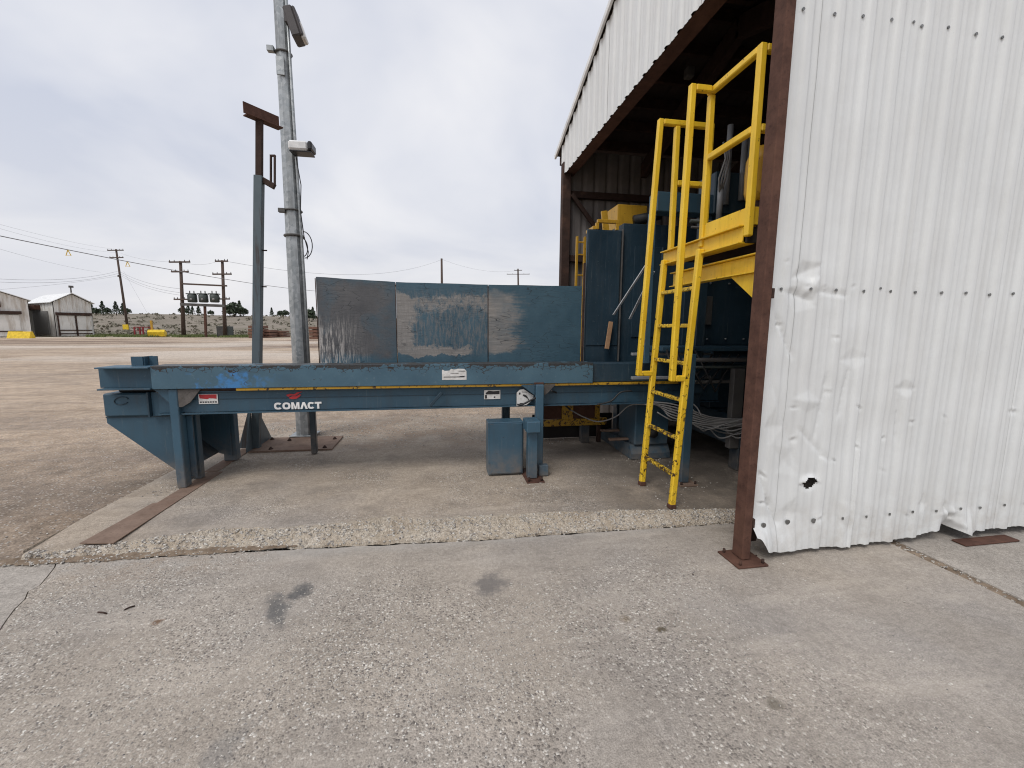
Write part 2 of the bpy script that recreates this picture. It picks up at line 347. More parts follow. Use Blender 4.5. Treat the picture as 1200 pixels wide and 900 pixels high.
rut = b.ramp(b.noise(1, 6, .65, b.map((.5, 2.2, 1), rot=(0, 0, -.5)), 1.), (.5, 0.), (.62, .6))
c = b.mix(b.mth('MULTIPLY', rut, b.mr(Y, 30, 12)), c, (.255, .205, .165))
pk = b.noise(60, 4, .75); c = b.mix(.8, c, b.ramp(pk, (.3, .2), (.7, .8)), 'OVERLAY')
c = b.mix(.6, c, b.ramp(b.noise(7, 6, .75), (.3, .28), (.7, .72)), 'OVERLAY')
st = b.voro(45, 'F1', 'Color'); g = b.n.new('ShaderNodeSeparateColor'); b.link(st, g.inputs[0])
c = b.mix(b.mth('MULTIPLY', b.mth('GREATER_THAN', g.outputs[0], .8), b.mr(b.voro(45), .5, .3, 0, .55)), c, (.55, .51, .46))
far = b.mr(Y, 54, 62)
hill = b.ramp(b.noise(.22, 6, .66), (.3, (.15, .132, .095)), (.5, (.23, .198, .158)), (.7, (.28, .24, .20)))
hill = b.mix(b.ramp(b.noise(1.1, 5, .7), (.54, 0.), (.68, .4)), hill, (.12, .118, .08))
c = b.mix(far, c, hill)
c = b.mix(b.mth('MULTIPLY', b.mr(Y, 47, 50), b.mth('MULTIPLY', b.mr(Y, 64, 57), b.ramp(b.noise(.4, 4, .6), (.4, .1), (.6, .9)))), c, (.11, .125, .05))
b.col(c); b.bump(b.mth('ADD', pk, b.noise(6, 5, .6)), .5, .02); MATS['yard_gravel'] = b.m
b = MB('dirt', .95, 0, .1); b.col(b.ramp(b.noise(14, 6, .7), (.3, (.13, .095, .068)), (.7, (.32, .25, .185)))); b.bump(b.noise(40, 5, .7), .8, .01); MATS['dirt'] = b.m

for nme, c_, rg in (('white_paint', (.78, .78, .77), .5), ('black_rubber', (.022, .022, .023), .55), ('cable_grey', (.22, .215, .21), .5),
                 ('decal_red', (.42, .03, .035), .5), ('ink', (.03, .03, .03), .6), ('bright_steel', (.62, .63, .64), .35),
                 ('plywood', (.36, .21, .115), .7), ('lamp_housing', (.065, .058, .058), .5), ('glass_lens', (.55, .53, .5), .2),
                 ('pole_wood', (.085, .06, .048), .85), ('hardware', (.10, .095, .09), .6), ('far_yellow', (.72, .50, .03), .6),
                 ('far_red', (.24, .03, .035), .6), ('door_red', (.5, .02, .03), .5), ('transformer', (.05, .06, .055), .5), ('wire', (.2, .2, .21), .6),
                 ('leaf', (.055, .075, .045), .8), ('sage', (.20, .185, .14), .9), ('grass_blade', (.14, .17, .06), .9),
                 ('lumber', (.16, .085, .06), .85), ('dark_void', (.02, .018, .017), .8), ('hydraulic', (.25, .26, .27), .35), ('panel_black', (.03, .03, .032), .4)):
    simple(nme, c_, rg, .22, 5)
b = MB('sticker_white', .55, 0, .4); c = b.ramp(b.noise(20, 5, .7), (.3, (.55, .54, .51)), (.6, (.74, .735, .72)))
c = b.mix(b.ramp(b.noise(60, 5, .75), (.58, 0.), (.68, .7)), c, (.22, .2, .18)); b.col(c); MATS['sticker_white'] = b.m
b = MB('old_cladding', .7, 0, .3); X, Y, Z = b.xyz()
c = b.ramp(b.noise(.9, 5, .6), (.3, (.58, .57, .54)), (.7, (.76, .75, .72)))
c = b.mix(b.ramp(b.noise(1, 5, .65, b.map((2.6, 2.6, .35))), (.5, 0.), (.66, .6)), c, (.32, .25, .18)); b.col(c); MATS['old_cladding'] = b.m

# ------------------------------------------------------------------ building helpers
ROOTS = {}
def root(name, loc, label, cat, group=None):
    o = bpy.data.objects.new(name, None); o.empty_display_size = .2; COL.objects.link(o); o.location = loc
    tag(o, label, cat, group); return o
def tag(o, label, cat, group=None, kind=None):
    if label: o['label'] = label
    if cat: o['category'] = cat
    if group: o['group'] = group
    if kind: o['kind'] = kind
    return o
def wloc(o):
    v = Vector(o.location)
    while o.parent: o = o.parent; v += Vector(o.location)
    return v
def mesh(name, vs, fs, mat, parent=None, smooth=False, origin=None):
    vs = np.asarray(vs, float)
    if origin is None:
        lo, hi = vs.min(0), vs.max(0); origin = ((lo+hi)/2) if parent else np.array([(lo[0]+hi[0])/2, (lo[1]+hi[1])/2, lo[2]])
    origin = np.asarray(origin, float)
    me = bpy.data.meshes.new(name); me.from_pydata((vs-origin).tolist(), [], [list(f) for f in fs]); me.update()
    if isinstance(mat, str): mat = MATS[mat]
    me.materials.append(mat)
    if smooth: me.polygons.foreach_set('use_smooth', [True]*len(me.polygons))
    o = bpy.data.objects.new(name, me); COL.objects.link(o)
    if parent: o.parent = parent; o.location = Vector(origin) - wloc(parent)
    else: o.location = origin
    return o
def struct(o): o['kind'] = 'structure'; return o
def stuff(o): o['kind'] = 'stuff'; return o
class Geo:
    def __init__(s): s.v = []; s.f = []
    def add(s, v, f):
        k = len(s.v); s.v += [tuple(x) for x in v]; s.f += [tuple(i+k for i in q) for q in f]; return s
    def build(s, name, mat, parent=None, smooth=False): return mesh(name, s.v, s.f, mat, parent, smooth)
def bmdata(bm):
    bm.verts.index_update(); v = [tuple(x.co) for x in bm.verts]; f = [[x.index for x in q.verts] for q in bm.faces]; bm.free(); return v, f
def boxgeo(lo, hi, bev=0.):
    bm = bmesh.new(); bmesh.ops.create_cube(bm, size=1)
    for v in bm.verts:
        v.co = Vector([lo[i] + (v.co[i]+.5)*(hi[i]-lo[i]) for i in range(3)])
    if bev: bmesh.ops.bevel(bm, geom=list(bm.edges), offset=bev, segments=1, affect='EDGES')
    return bmdata(bm)
def box(name, lo, hi, mat, parent=None, bev=.004):
    lo, hi = [min(a, b_) for a, b_ in zip(lo, hi)], [max(a, b_) for a, b_ in zip(lo, hi)]
    return mesh(name, *boxgeo(lo, hi, min(bev, .3*min(h-l for l, h in zip(lo, hi)))), mat, parent)
def bargeo(p0, p1, w, h, ref=(0, 0, 1), bev=0.):
    p0, p1 = Vector(p0), Vector(p1); d = p1-p0; L = d.length; d.normalize()
    r = Vector(ref)
    if abs(d.dot(r)) > .98: r = Vector((1, 0, 0))
    s = d.cross(r).normalized(); u = s.cross(d).normalized()
    v, f = boxgeo((-w/2, 0, -h/2), (w/2, L, h/2), bev)
    return [p0 + s*a[0] + d*a[1] + u*a[2] for a in v], f
def bar(name, p0, p1, w, h, mat, parent=None, ref=(0, 0, 1), bev=.004):
    return mesh(name, [tuple(x) for x in bargeo(p0, p1, w, h, ref, min(bev, .25*min(w, h)))[0]], bargeo(p0, p1, w, h, ref, min(bev, .25*min(w, h)))[1], mat, parent)
def tubegeo(pts, r, n=8, cap=True):
    pts = [Vector(p) for p in pts]; v = []; f = []
    rs = r if isinstance(r, (list, tuple)) else [r]*len(pts)
    d0 = (pts[1]-pts[0]).normalized(); a = Vector((0, 0, 1)) if abs(d0.z) < .9 else Vector((1, 0, 0))
    s = d0.cross(a).normalized()
    for i, p in enumerate(pts):
        d = (pts[min(i+1, len(pts)-1)]-pts[max(i-1, 0)]).normalized()
        s = (s - d*s.dot(d)).normalized(); u = d.cross(s)
        for k in range(n):
            t = 2*math.pi*k/n; v.append(tuple(p + (s*math.cos(t)+u*math.sin(t))*rs[i]))
    for i in range(len(pts)-1):
        for k in range(n):
            f.append((i*n+k, i*n+(k+1) % n, (i+1)*n+(k+1) % n, (i+1)*n+k))
    if cap: f.append(tuple(range(n-1, -1, -1))); f.append(tuple(range((len(pts)-1)*n, len(pts)*n)))
    return v, f
def tube(name, pts, r, mat, parent=None, n=8, smooth=True):
    return mesh(name, *tubegeo(pts, r, n), mat, parent, smooth)
def prismgeo(poly, axis, a, b_):
    # poly: list of 2D points in the two other axes (order x,y,z), extruded from a to b along axis
    def P(p, t): q = list(p); q.insert(axis, t); return tuple(q)
    n = len(poly); v = [P(p, a) for p in poly] + [P(p, b_) for p in poly]
    f = [tuple(range(n)), tuple(range(2*n-1, n-1, -1))] + [(i, i+n, (i+1) % n+n, (i+1) % n) for i in range(n)]
    return v, f
def fixn(o):
    bm = bmesh.new(); bm.from_mesh(o.data); bmesh.ops.recalc_face_normals(bm, faces=bm.faces); bm.to_mesh(o.data); bm.free(); return o
def prism(name, poly, axis, a, b_, mat, parent=None):
    return fixn(mesh(name, *prismgeo(poly, axis, a, b_), mat, parent))
def copy_part(o, parent, loc=None, rot=None, scale=None):
    c = o.copy(); COL.objects.link(c); c.parent = parent
    if loc is not None: c.location = Vector(loc) - (wloc(parent) if parent else Vector())
    if rot is not None: c.rotation_euler = rot
    if scale is not None: c.scale = (scale,)*3 if isinstance(scale, (int, float)) else scale
    return c
def sm(a, b_, x):
    t = np.clip((np.asarray(x, float)-a)/(b_-a), 0, 1); return t*t*(3-2*t)
def vnoise(x, y, s=1., seed=0.):
    x = np.asarray(x, float); y = np.asarray(y, float); sh = np.broadcast(x, y).shape
    xf = np.broadcast_to(x, sh).ravel()*s; yf = np.broadcast_to(y, sh).ravel()*s
    return np.array([mn.noise((a, b_, seed)) for a, b_ in zip(xf, yf)]).reshape(sh)
def gridmesh(name, PX, PY, PZ, mat, parent=None, smooth=True, keep=None, origin=None):
    nr, nc = PX.shape; v = np.stack([PX, PY, PZ], -1).reshape(-1, 3)
    i, j = np.meshgrid(np.arange(nr-1), np.arange(nc-1), indexing='ij'); a = (i*nc+j).ravel()
    f = np.stack([a, a+1, a+nc+1, a+nc], 1)
    if keep is not None: f = f[keep.ravel()]
    return mesh(name, v, f.tolist(), mat, parent, smooth, origin)

# ------------------------------------------------------------------ ground
PADZ = .06
def yard_z(x, y):
    x = np.asarray(x, float); y = np.asarray(y, float)
    z = -.02 + .055*sm(2.95, 3.5, y)*sm(-2.2, -2.75, x)
    z = z + .02*sm(5.8, 6.4, y)*sm(-2.75, -2.3, x) - .06*sm(-2.75, -2.6, x)*sm(6.0, 5.6, y)
    z = z + .33*sm(12, 50, y) + .07*sm(5.5, 8, y)*sm(30, 8, y)
    h = 5.2*sm(62, 185, y)
    far = sm(60, 90, y)
    return z + h + far*(vnoise(x, y, .02, 3.)*1.1 + vnoise(x, y, .06, 5.)*.35) + 30*sm(500, 2500, y)*0
def axis(*seg):
    r = []
    for a, b_, n in seg: r += list(np.linspace(a, b_, n, endpoint=False))
    return np.array(r + [seg[-1][1]])
xs = axis((-1500, -300, 8), (-300, -80, 26), (-80, -12, 60), (-12, 12, 96), (12, 80, 40), (80, 300, 22), (300, 1500, 8))
ys = axis((-200, -8, 10), (-8, 14, 88), (14, 62, 60), (62, 230, 70), (230, 1800, 12))
GXm, GYm = np.meshgrid(xs, ys)
struct(gridmesh('yard_ground', GXm, GYm, yard_z(GXm, GYm), 'yard_gravel'))
def wob(p, q, n, amp, seed):
    p, q = Vector(p), Vector(q); d = q-p; nrm = Vector((-d.y, d.x)).normalized(); o = []
    for i in range(n+1):
        t = i/n; w = mn.noise((t*n*.35, seed, 0))*amp + mn.noise((t*n*1.3, seed, 4))*amp*.5
        o.append(tuple(p + d*t + nrm*w*(0 if i in (0, n) else 1)))
    return o
crackL = [(-2.47, 3.02)] + [(-2.41, 2.92), (-2.36, 2.80), (-2.33, 2.72), (-2.34, 2.66), (-2.29, 2.58), (-2.27, 2.50), (-2.225, 2.40), (-2.15, 2.25), (-2.06, 2.1), (-2.0, 1.9), (-1.96, 1.6), (-1.9, .8), (-1.85, -1.), (-1.8, -5.)]
jl = wob((3.14, 2.80), (3.135, -5.), 60, .016, 1.)
jr = wob((3.225, 2.95), (3.245, -5.), 60, .014, 9.)
front = [(x, float(np.interp(x, [-2.47, -2.05, -1.53, -.49, .24, 1.14, 2.25, 3.16], [3.0, 2.955, 2.945, 2.892, 2.85, 2.845, 2.818, 2.8])) + .012*mn.noise((x*6, 3, 0)) + .007*mn.noise((x*19, 3, 1))) for x in np.linspace(-2.47, 3.155, 160)]
slabpoly = [(x+.008+.012*abs(mn.noise((y*3, 0, 0))), y) for x, y in crackL][::-1] + front[1:-1] + jl
struct(prism('concrete_slab', slabpoly, 2, -.10, 0., 'slab_concrete'))
struct(prism('concrete_slab.001', [(3.225, 2.95), (14, 2.9), (14, -5)] + jr[::-1], 2, -.10, -.004, 'smooth_concrete'))
struct(prism('concrete_apron', [(-2.47, 3.02)] + crackL[1:] + [(-9, -5), (-9, 3.0), (-3.2, 3.03)], 2, -.10, -.003, 'smooth_concrete'))
# dirt packed into the joint and the crack
g = Geo()
yy = np.linspace(2.9, -1.0, 120)
for k in range(len(yy)-1):
    z0 = -.012+.008*mn.noise((yy[k]*9, 0, 0)); z1 = -.012+.008*mn.noise((yy[k+1]*9, 0, 0))
    g.add([(3.10, yy[k], z0), (3.29, yy[k], z0), (3.29, yy[k+1], z1), (3.10, yy[k+1], z1)], [(0, 3, 2, 1)])
for k in range(160):
    x0_, x1_ = -2.9+k*.012, -2.9+(k+1)*.012
    def row(x): w = .022*sm(-.9, -2.0, x)+.035*mn.noise((x*3, 2, 0))+.02*mn.noise((x*11, 5, 0))+.012*mn.noise((x*33, 5, 0)); yk = float(np.interp(x, [-2.7, -2.05, -1.53], [3.03, 3.0, 2.985])); return (x, yk-.03-w, .0035), (x, yk+.02+.02*mn.noise((x*14, 9, 0)), .012+.006*mn.noise((x*12, 0, 0)))
    a0_, a1_ = row(x0_); c0_, c1_ = row(x1_); g.add([a0_, c0_, c1_, a1_], [(0, 1, 2, 3)])
tag(g.build('joint_dirt', 'dirt'), None, None, kind='stuff')

# raised machine pad with its broken near edge
kx = [-2.75, -2.70, -2.05, -1.53, -.49, .24, 1.14, 2.25, 3.0, 9.0]
kb = [3.035, 3.03, 3.0, 2.985, 2.925, 2.88, 2.875, 2.845, 2.82, 2.8]
tx = [-2.75, -2.33, -1.64, -1.16, -.75, -.39, -.13, .26, 1.22, 2.32, 3.0, 9.0]
tt = [3.05, 3.07, 3.22, 3.15, 3.17, 3.23, 3.13, 3.13, 3.08, 2.95, 2.92, 2.9]
px_ = axis((-2.68, 2.6, 620), (2.6, 9.0, 24))
yb = np.interp(px_, kx, kb) + .012*vnoise(px_, 0, 6., 1.) + .008*vnoise(px_, 0, 22., 2.)
yt = np.interp(px_, tx, tt) + .035*vnoise(px_, 0, 4., 3.) + .022*vnoise(px_, 0, 14., 4.) + .012*vnoise(px_, 0, 40., 4.)
T = np.linspace(0, 1, 24)[:, None]
KX = np.repeat(px_[None], 24, 0); KY = yb[None]*(1-T) + yt[None]*T
hh = np.interp(px_, [-2.7, -2.2, -1.0, 0, 3], [.04, .05, .056, PADZ, PADZ])
prof = np.clip(T*1.9, 0, 1)**.5*.86 + .14*T
KZ = hh[None]*prof - .012*(1-T)
bumps = vnoise(KX, KY, 30., 5.)*.016 + vnoise(KX, KY, 70., 6.)*.010 + vnoise(KX, KY, 9., 7.)*.018
KZ = KZ + bumps*np.sin(np.clip(T*1.0, 0, 1)*math.pi)**.5*np.where(T < 1, 1, 0)
KY = KY + .6*bumps*np.where(T < 1, 1, 0)
pad_edge = struct(gridmesh('pad_broken_edge', KX, KY, KZ, 'broken_concrete', smooth=False))
py_ = axis((0, 1, 40))
PY_ = yt[None]*(1-py_[:, None]) + 7.0*py_[:, None]; PX_ = np.repeat(px_[None], len(py_), 0)
hz_ = hh[None] + (PADZ-hh[None])*sm(0, .12, py_[:, None])
PZ_ = np.where(py_[:, None] > 0, hz_, hh[None]) + .004*vnoise(PX_, PY_, 1.2, 2.)*sm(0, .1, py_[:, None])
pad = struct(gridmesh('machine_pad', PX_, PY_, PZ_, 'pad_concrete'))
g = Geo(); n = 60; ysd = np.linspace(3.06, 7.0, n)
ex = [-2.68 - .012*abs(mn.noise((y*5, 1, 0))) for y in ysd]
g.add([(ex[i], ysd[i], -.05) for i in range(n)] + [(-2.68, ysd[i], .0565) for i in range(n)], [(i, i+1, n+i+1, n+i) for i in range(n-1)])
struct(g.build('pad_side', 'broken_concrete'))

# pebbles: embedded on the broken edge, loose on the slab, dusty gravel behind the conveyor
def pebgeo(cx, cy, cz, r, G):
    bm = PEB[random.randrange(6)]; a = random.random()*6.28; ca, sa = math.cos(a), math.sin(a); sx, sy, sz = r*random.uniform(.8, 1.35), r*random.uniform(.7, 1.), r*random.uniform(.45, .7)
    G.add([(cx + ca*x*sx - sa*y*sy, cy + sa*x*sx + ca*y*sy, cz + z*sz) for x, y, z in bm[0]], bm[1])
PEB = []
for k in range(6):
    bm = bmesh.new(); bmesh.ops.create_icosphere(bm, subdivisions=1, radius=1)
    for v in bm.verts: v.co *= random.uniform(.75, 1.2)
    PEB.append(bmdata(bm))
G = Geo()
for k in range(4200):
    x = random.uniform(-2.66, 2.45)
    if mn.noise((x*3, 1, 0)) < -.25 and random.random() < .6: continue
    t = random.random(); i = min(int((x+2.68)/5.28*620), 619); j = min(int(t*23), 22)
    pebgeo(x, KY[j, i], KZ[j, i]-.001, random.choice((.003, .004, .005, .006, .009, .013)), G)
tag(G.build('edge_aggregate', 'pebble'), 'exposed pale aggregate stones along the broken edge of the pad', 'aggregate', kind='stuff')
G = Geo(); k = 0
for k in range(420):
    x = random.triangular(-2.9, -1.0, -2.5); yk = float(np.interp(x, [-2.7, -2.05, -1.53], [3.03, 3.0, 2.985])); pebgeo(x, yk-.02+random.gauss(0, .03), .006, random.choice((.003, .004, .006, .009)), G)
k = 0
while k < 15000:
    d = abs(random.gauss(0, 1)); x = random.uniform(-2.2, 2.2); y = random.uniform(.55, 2.93)
    w = .42 + 1.2*mn.noise((x*1.35+1.4, y*1.35, 0)) - max(0, x-.2)*.3 - .8*float(sm(2.2, 2.75, y)*sm(-1.6, -.6, x))
    if random.random() > w: continue
    xc = np.interp(y, [p[1] for p in crackL][::-1], [p[0] for p in crackL][::-1])
    if x < xc+.04: continue
    pebgeo(x, y, -.0008, random.choice((.0025, .0035, .005, .0065)), G); k += 1
tag(G.build('slab_aggregate', 'pebble'), 'small exposed aggregate stones in the worn foreground concrete', 'aggregate', kind='stuff')
G = Geo()
for k in range(4500):
    x = random.uniform(-2.6, 1.9); y = random.triangular(5.0, 7.6, 6.1)
    z = PADZ if y < 7 else float(yard_z(x, y)); pebgeo(x, y, z, random.choice((.004, .006, .009, .013)), G)
for k in range(2500):
    x = random.triangular(-7.5, -2.7, -2.75); y = random.uniform(3.2, 9)
    pebgeo(x, y, float(yard_z(x, y)), random.choice((.004, .006, .009)), G)
for k in range(160):
    x = random.uniform(3.15, 3.23); y = random.uniform(1.2, 2.8); pebgeo(x, y, -.01, random.choice((.004, .006, .01)), G)
for (cx, cy, n_) in ((-2.3, 4.1, 90), (-2.25, 4.9, 80), (.86, 3.8, 110), (1.83, 3.05, 40), (1.83, 3.56, 50), (2.24, 3.5, 60), (-1.75, 5.4, 260), (2.2, 4.3, 140)):
    for k in range(n_): pebgeo(cx+random.gauss(0, .13), cy+random.gauss(0, .12), PADZ+.002, random.choice((.003, .004, .006, .009)), G)
for k in range(130):
    x, y = random.uniform(-2.1, 4.5), random.uniform(1.0, 2.75); pebgeo(x, y, .002, random.choice((.003, .004, .006)), G)
tag(G.build('loose_gravel', 'pebble'), 'loose gravel scattered over the yard behind the conveyor', 'gravel', kind='stuff')
for k, (p, c2) in enumerate((((120, 719), .04), ((152, 713), .035), ((885, 652), .02), ((812, 674), .012))):
    q = GZ(*p); a = [-.5, .9, .3, 1.2][k]
    tw = tube('twig', [(q.x - math.cos(a)*c2/2*1.5, q.y - math.sin(a)*c2/2, .004), (q.x, q.y, .007), (q.x + math.cos(a)*c2/2*1.5, q.y + math.sin(a)*c2/2, .004)], .004, 'dark_rust', n=5)
    tag(tw, ('thin dark twig on the pale gravelly concrete at lower left', 'short dark twig lying right of another twig at lower left',
             'dark chip of debris on concrete by the rusty post foot', 'tiny dark crumb on smooth concrete left of the rusty post')[k], 'debris', 'debris on the slab')

# ------------------------------------------------------------------ shed
shed = root('corrugated_shed', (1.95, 2.4, 0), 'white corrugated metal shed with open left end and dented front wall', 'shed')
WY = 2.35
RS = .199
def rib(x, minor=True):
    u = (np.asarray(x, float)/RS) % 1.0
    d = np.abs(u-.5)*RS
    r = np.clip((.032-d)/.013, 0, 1)*.019
    if minor:
        for c_ in (.14, .86):
            dm = np.abs(u-c_)*RS; r = r + np.clip((.012-dm)/.007, 0, 1)*.0045
    return r
dents = []
for (px, py, rr, dp) in [(921, 306, .025, .010), (945, 318, .06, .020), (950, 335, .05, -.016), (935, 350, .07, .016), (912, 380, .025, .014), (978, 395, .022, .012), (930, 477, .03, .016),
        (1006, 477, .03, .016), (969, 459, .03, .016), (1035, 513, .025, .014), (1107, 488, .022, .014), (930, 515, .03, .018), (1003, 523, .028, .018), (1069, 494, .035, .014),
        (962, 534, .022, .014), (894, 557, .03, .016), (891, 589, .03, .016), (1034, 551, .03, .010), (977, 539, .03, .012), (1060, 455, .05, .014), (945, 470, .06, -.012), (905, 500, .07, .014),
        (920, 540, .08, .012), (1000, 420, .06, .010), (1080, 590, .05, .014), (1110, 600, .05, -.016), (990, 600, .07, -.01), (925, 600, .06, .012), (994, 209, .02, .010), (1187, 482, .03, .012),
        (1120, 612, .04, -.02), (1020, 606, .03, .008), (1063, 604, .03, .010), (960, 606, .03, .010), (945, 335, .02, .012), (965, 336, .02, .012), (1000, 335, .02, .012)]:
    p = GY(px, py, WY); dents.append((p.x, p.z, rr, dp))
def wall_y(x, z):
    dm = sm(3.0, 2.1, x)*sm(2.0, 1.2, z)
    r = rib(x)*(1-.62*dm*sm(.0, .5, vnoise(x, z, 1.7, 9.)+.45)) * (1-.35*sm(2.6, 2.0, x))
    r = r*(1 - .3*sm(2.4, 3.4, x)*0)
    y = WY - r
    y = y + (.010*vnoise(x, z, 2.0, 4.) + .006*vnoise(x, z, 5., 8.))*sm(3.4, 2.3, x)*(.5+.8*sm(2.2, 1.0, z))
    y = y + .006*vnoise(x, z*.4, 1.1, 2.)
    for (dx, dz, rr, dp) in dents:
        if rr < .04:   # small creased knock: angular facets, sharp upper lip
            k_ = (dx*37.1) % 1; a_ = (((dx*91.7+dz*13.3) % 1)-.5)*1.5; uu = (x-dx)*math.cos(a_)+(z-dz)*math.sin(a_); ww = -(x-dx)*math.sin(a_)+(z-dz)*math.cos(a_)
            u = uu/(rr*(.7+.9*k_)); w = ww/(rr*(.35+.6*((dz*71.3) % 1)))
            lip = np.where(w > 0, 1-w*2.2, 1+w*.8)
            dp = dp*(.45+.75*((dx*17.9) % 1)); y = y + dp*.85*np.clip(1-np.abs(u), 0, 1)**.8*np.clip(lip, 0, 1) - dp*.35*np.clip(1-np.abs(u*1.1), 0, 1)*np.exp(-((w-.75)/.3)**2)
        else:
            k_ = (dx*53.7) % 1; a_ = k_*3; uu = (x-dx)/rr; ww = (z-dz)/rr; u = uu*math.cos(a_)+ww*math.sin(a_); w = -uu*math.sin(a_)+ww*math.cos(a_)
            y = y + dp*np.clip(1-np.maximum(np.abs(u), np.abs(w*.8+.4*u)), 0, 1)
    for (xa, za, xb, zb_, dp) in ((2.02, 1.62, 2.20, 1.30, .012), (2.10, 1.75, 2.30, 1.68, .014), (2.05, 1.2, 2.32, .55, .008), (2.0, .62, 2.14, .30, .016), (2.25, .9, 2.55, .62, .008),
                               (2.45, 1.25, 2.40, .75, .012), (3.0, 1.15, 3.05, .7, .010), (2.08, .42, 2.2, .2, .016), (3.5, .30, 3.62, .16, .02), (2.3, 1.75, 2.55, 1.72, .010), (2.62, 1.3, 2.56, .9, .010)):
        dx_, dz_ = xb-xa, zb_-za; L_ = math.hypot(dx_, dz_); t = ((x-xa)*dx_+(z-za)*dz_)/L_/L_; q = ((x-xa)*dz_-(z-za)*dx_)/L_
        y = y + dp*np.clip(1-np.abs(q)/.03, 0, 1)*sm(0, .2, t)*sm(1, .8, t)*np.where(q > 0, 1, .6)
    # folded rib near x=2.73 and the kicked-out lower edge
    fold = np.exp(-((x-2.735-.03*(z-.2))/.014)**2)*sm(.95, .35, z)
    y = y - .03*fold
    y = y - .05*sm(.30, .02, z)*sm(2.6, 2.05, x) - .02*sm(.35, .0, z)*sm(3.9, 3.6, x)*sm(3.4, 3.7, x)
    cur = sm(.30, .14, z)*sm(2.17, 2.0, x); y = y - .055*cur
    # buckled lip with the torn flap left of the third sheet
    y = y + .07*np.exp(-((x-3.60)/.07)**2)*sm(.22, .06, z) - .03*np.exp(-((x-3.74)/.06)**2)*sm(.25, .05, z)
    return y
bx = [1.9, 1.985, 2.01, 2.06, 2.19, 2.5, 2.82, 3.10, 3.32, 3.45, 3.55, 3.60, 3.70, 3.765, 3.80, 4.0, 4.33, 12]
bz = [.19, .165, .13, .075, .045, .035, .032, .036, .05, .08, .10, .10, .06, .035, .055, .06, .062, .07]
ROOFZ = lambda y: 4.30 + .345*(6.99-y) if y > 4.65 else 4.30 + .345*(6.99-4.65) - .345*(4.65-y)
WTOP = 4.30
zrows = np.concatenate([np.linspace(0, 1, 190)**1.0*2.0, np.linspace(2.03, WTOP, 34)])
hole = [GY(*p, WY) for p in ((940, 560), (945, 559), (953, 561), (956, 566), (953, 570), (946, 573), (941, 572))]
hc = (sum(p.x for p in hole)/7, sum(p.z for p in hole)/7)
def in_hole(x, z):
    a = np.arctan2(z-hc[1], x-hc[0]); r = np.hypot((x-hc[0])/1.25, z-hc[1])
    return r < .039*(1+.10*np.cos(a)+.08*np.sin(3*a+1)+.05*np.sin(7*a))
edges = [1.955, 2.165, 3.085, 3.995, 4.92, 5.84, 6.76, 7.68, 8.45]
for k in range(len(edges)-1):
    a, b_ = edges[k], edges[k+1]+(.03 if k < 7 else 0)
    step = .0085 if a < 4.4 else .02
    cols = np.linspace(a, b_, int((b_-a)/step)+1)
    CX, CZ = np.meshgrid(cols, zrows)
    zb = np.interp(CX, bx, bz) + .006*vnoise(CX, 0, 8., 2.)
    CZ = np.where(CZ < 2.0, zb + (2.0-zb)*CZ/2.0, CZ)
    CY = wall_y(CX, CZ) - .0025*(k % 2)
    if k == 0:  # ragged left edge
        jag = .010*vnoise(0, CZ, 2.2, 3.) + .006*vnoise(0, CZ, 7., 4.) + .018*sm(.5, .9, CZ)*sm(1.9, 1.3, CZ)
        wgt = sm(2.10, 1.955, CX); CX = CX + (jag + .012)*wgt
        CX = CX + .02*sm(.3, .1, CZ)*wgt
    keep = None
    if a < hc[0] < b_:
        mxx = (CX[:-1, :-1]+CX[1:, 1:])/2; mzz = (CZ[:-1, :-1]+CZ[1:, 1:])/2; keep = ~in_hole(mxx, mzz)
        rr = np.hypot((CX-hc[0])/1.25, CZ-hc[1]); CY = CY + .018*np.exp(-((rr-.034)/.018)**2)*np.where(CZ > hc[1], -1, .4)
    gridmesh('cladding_sheet', CX, CY, CZ, 'white_cladding', shed, keep=keep)
# fasteners
bm = bmesh.new(); bmesh.ops.create_cone(bm, cap_ends=True, segments=8, radius1=.009, radius2=.007, depth=.006); scr0 = None
sv, sf = bmdata(bm)
sv = [(x, z, y) for x, y, z in sv]
def screw(x, z, s=1.):
    global scr0
    y = float(wall_y(np.array([x]), np.array([z]))[0]) - .006
    if scr0 is None:
        me = bpy.data.meshes.new('screw'); me.from_pydata(sv, [], sf); me.materials.append(MATS['screw_steel']); scr0 = me
    o = bpy.data.objects.new('screw', scr0); COL.objects.link(o); o.parent = shed
    o.location = Vector((x, y, z)) - wloc(shed); o.scale = (s, s, s)
for (zz, xoff) in ((3.30, 2.04), (1.75, 2.05), (.235, 2.06)):
    x = xoff
    while x < 6.2:
        screw(x + random.uniform(-.008, .008), zz + random.uniform(-.008, .008), 1.9 if (zz < .3 and x < 2.5) else 1.05); x += .199
for p in ((1069, 27), (1031, 338)):
    q = GY(*p, WY); screw(max(q.x, 2.0), q.z, .9)
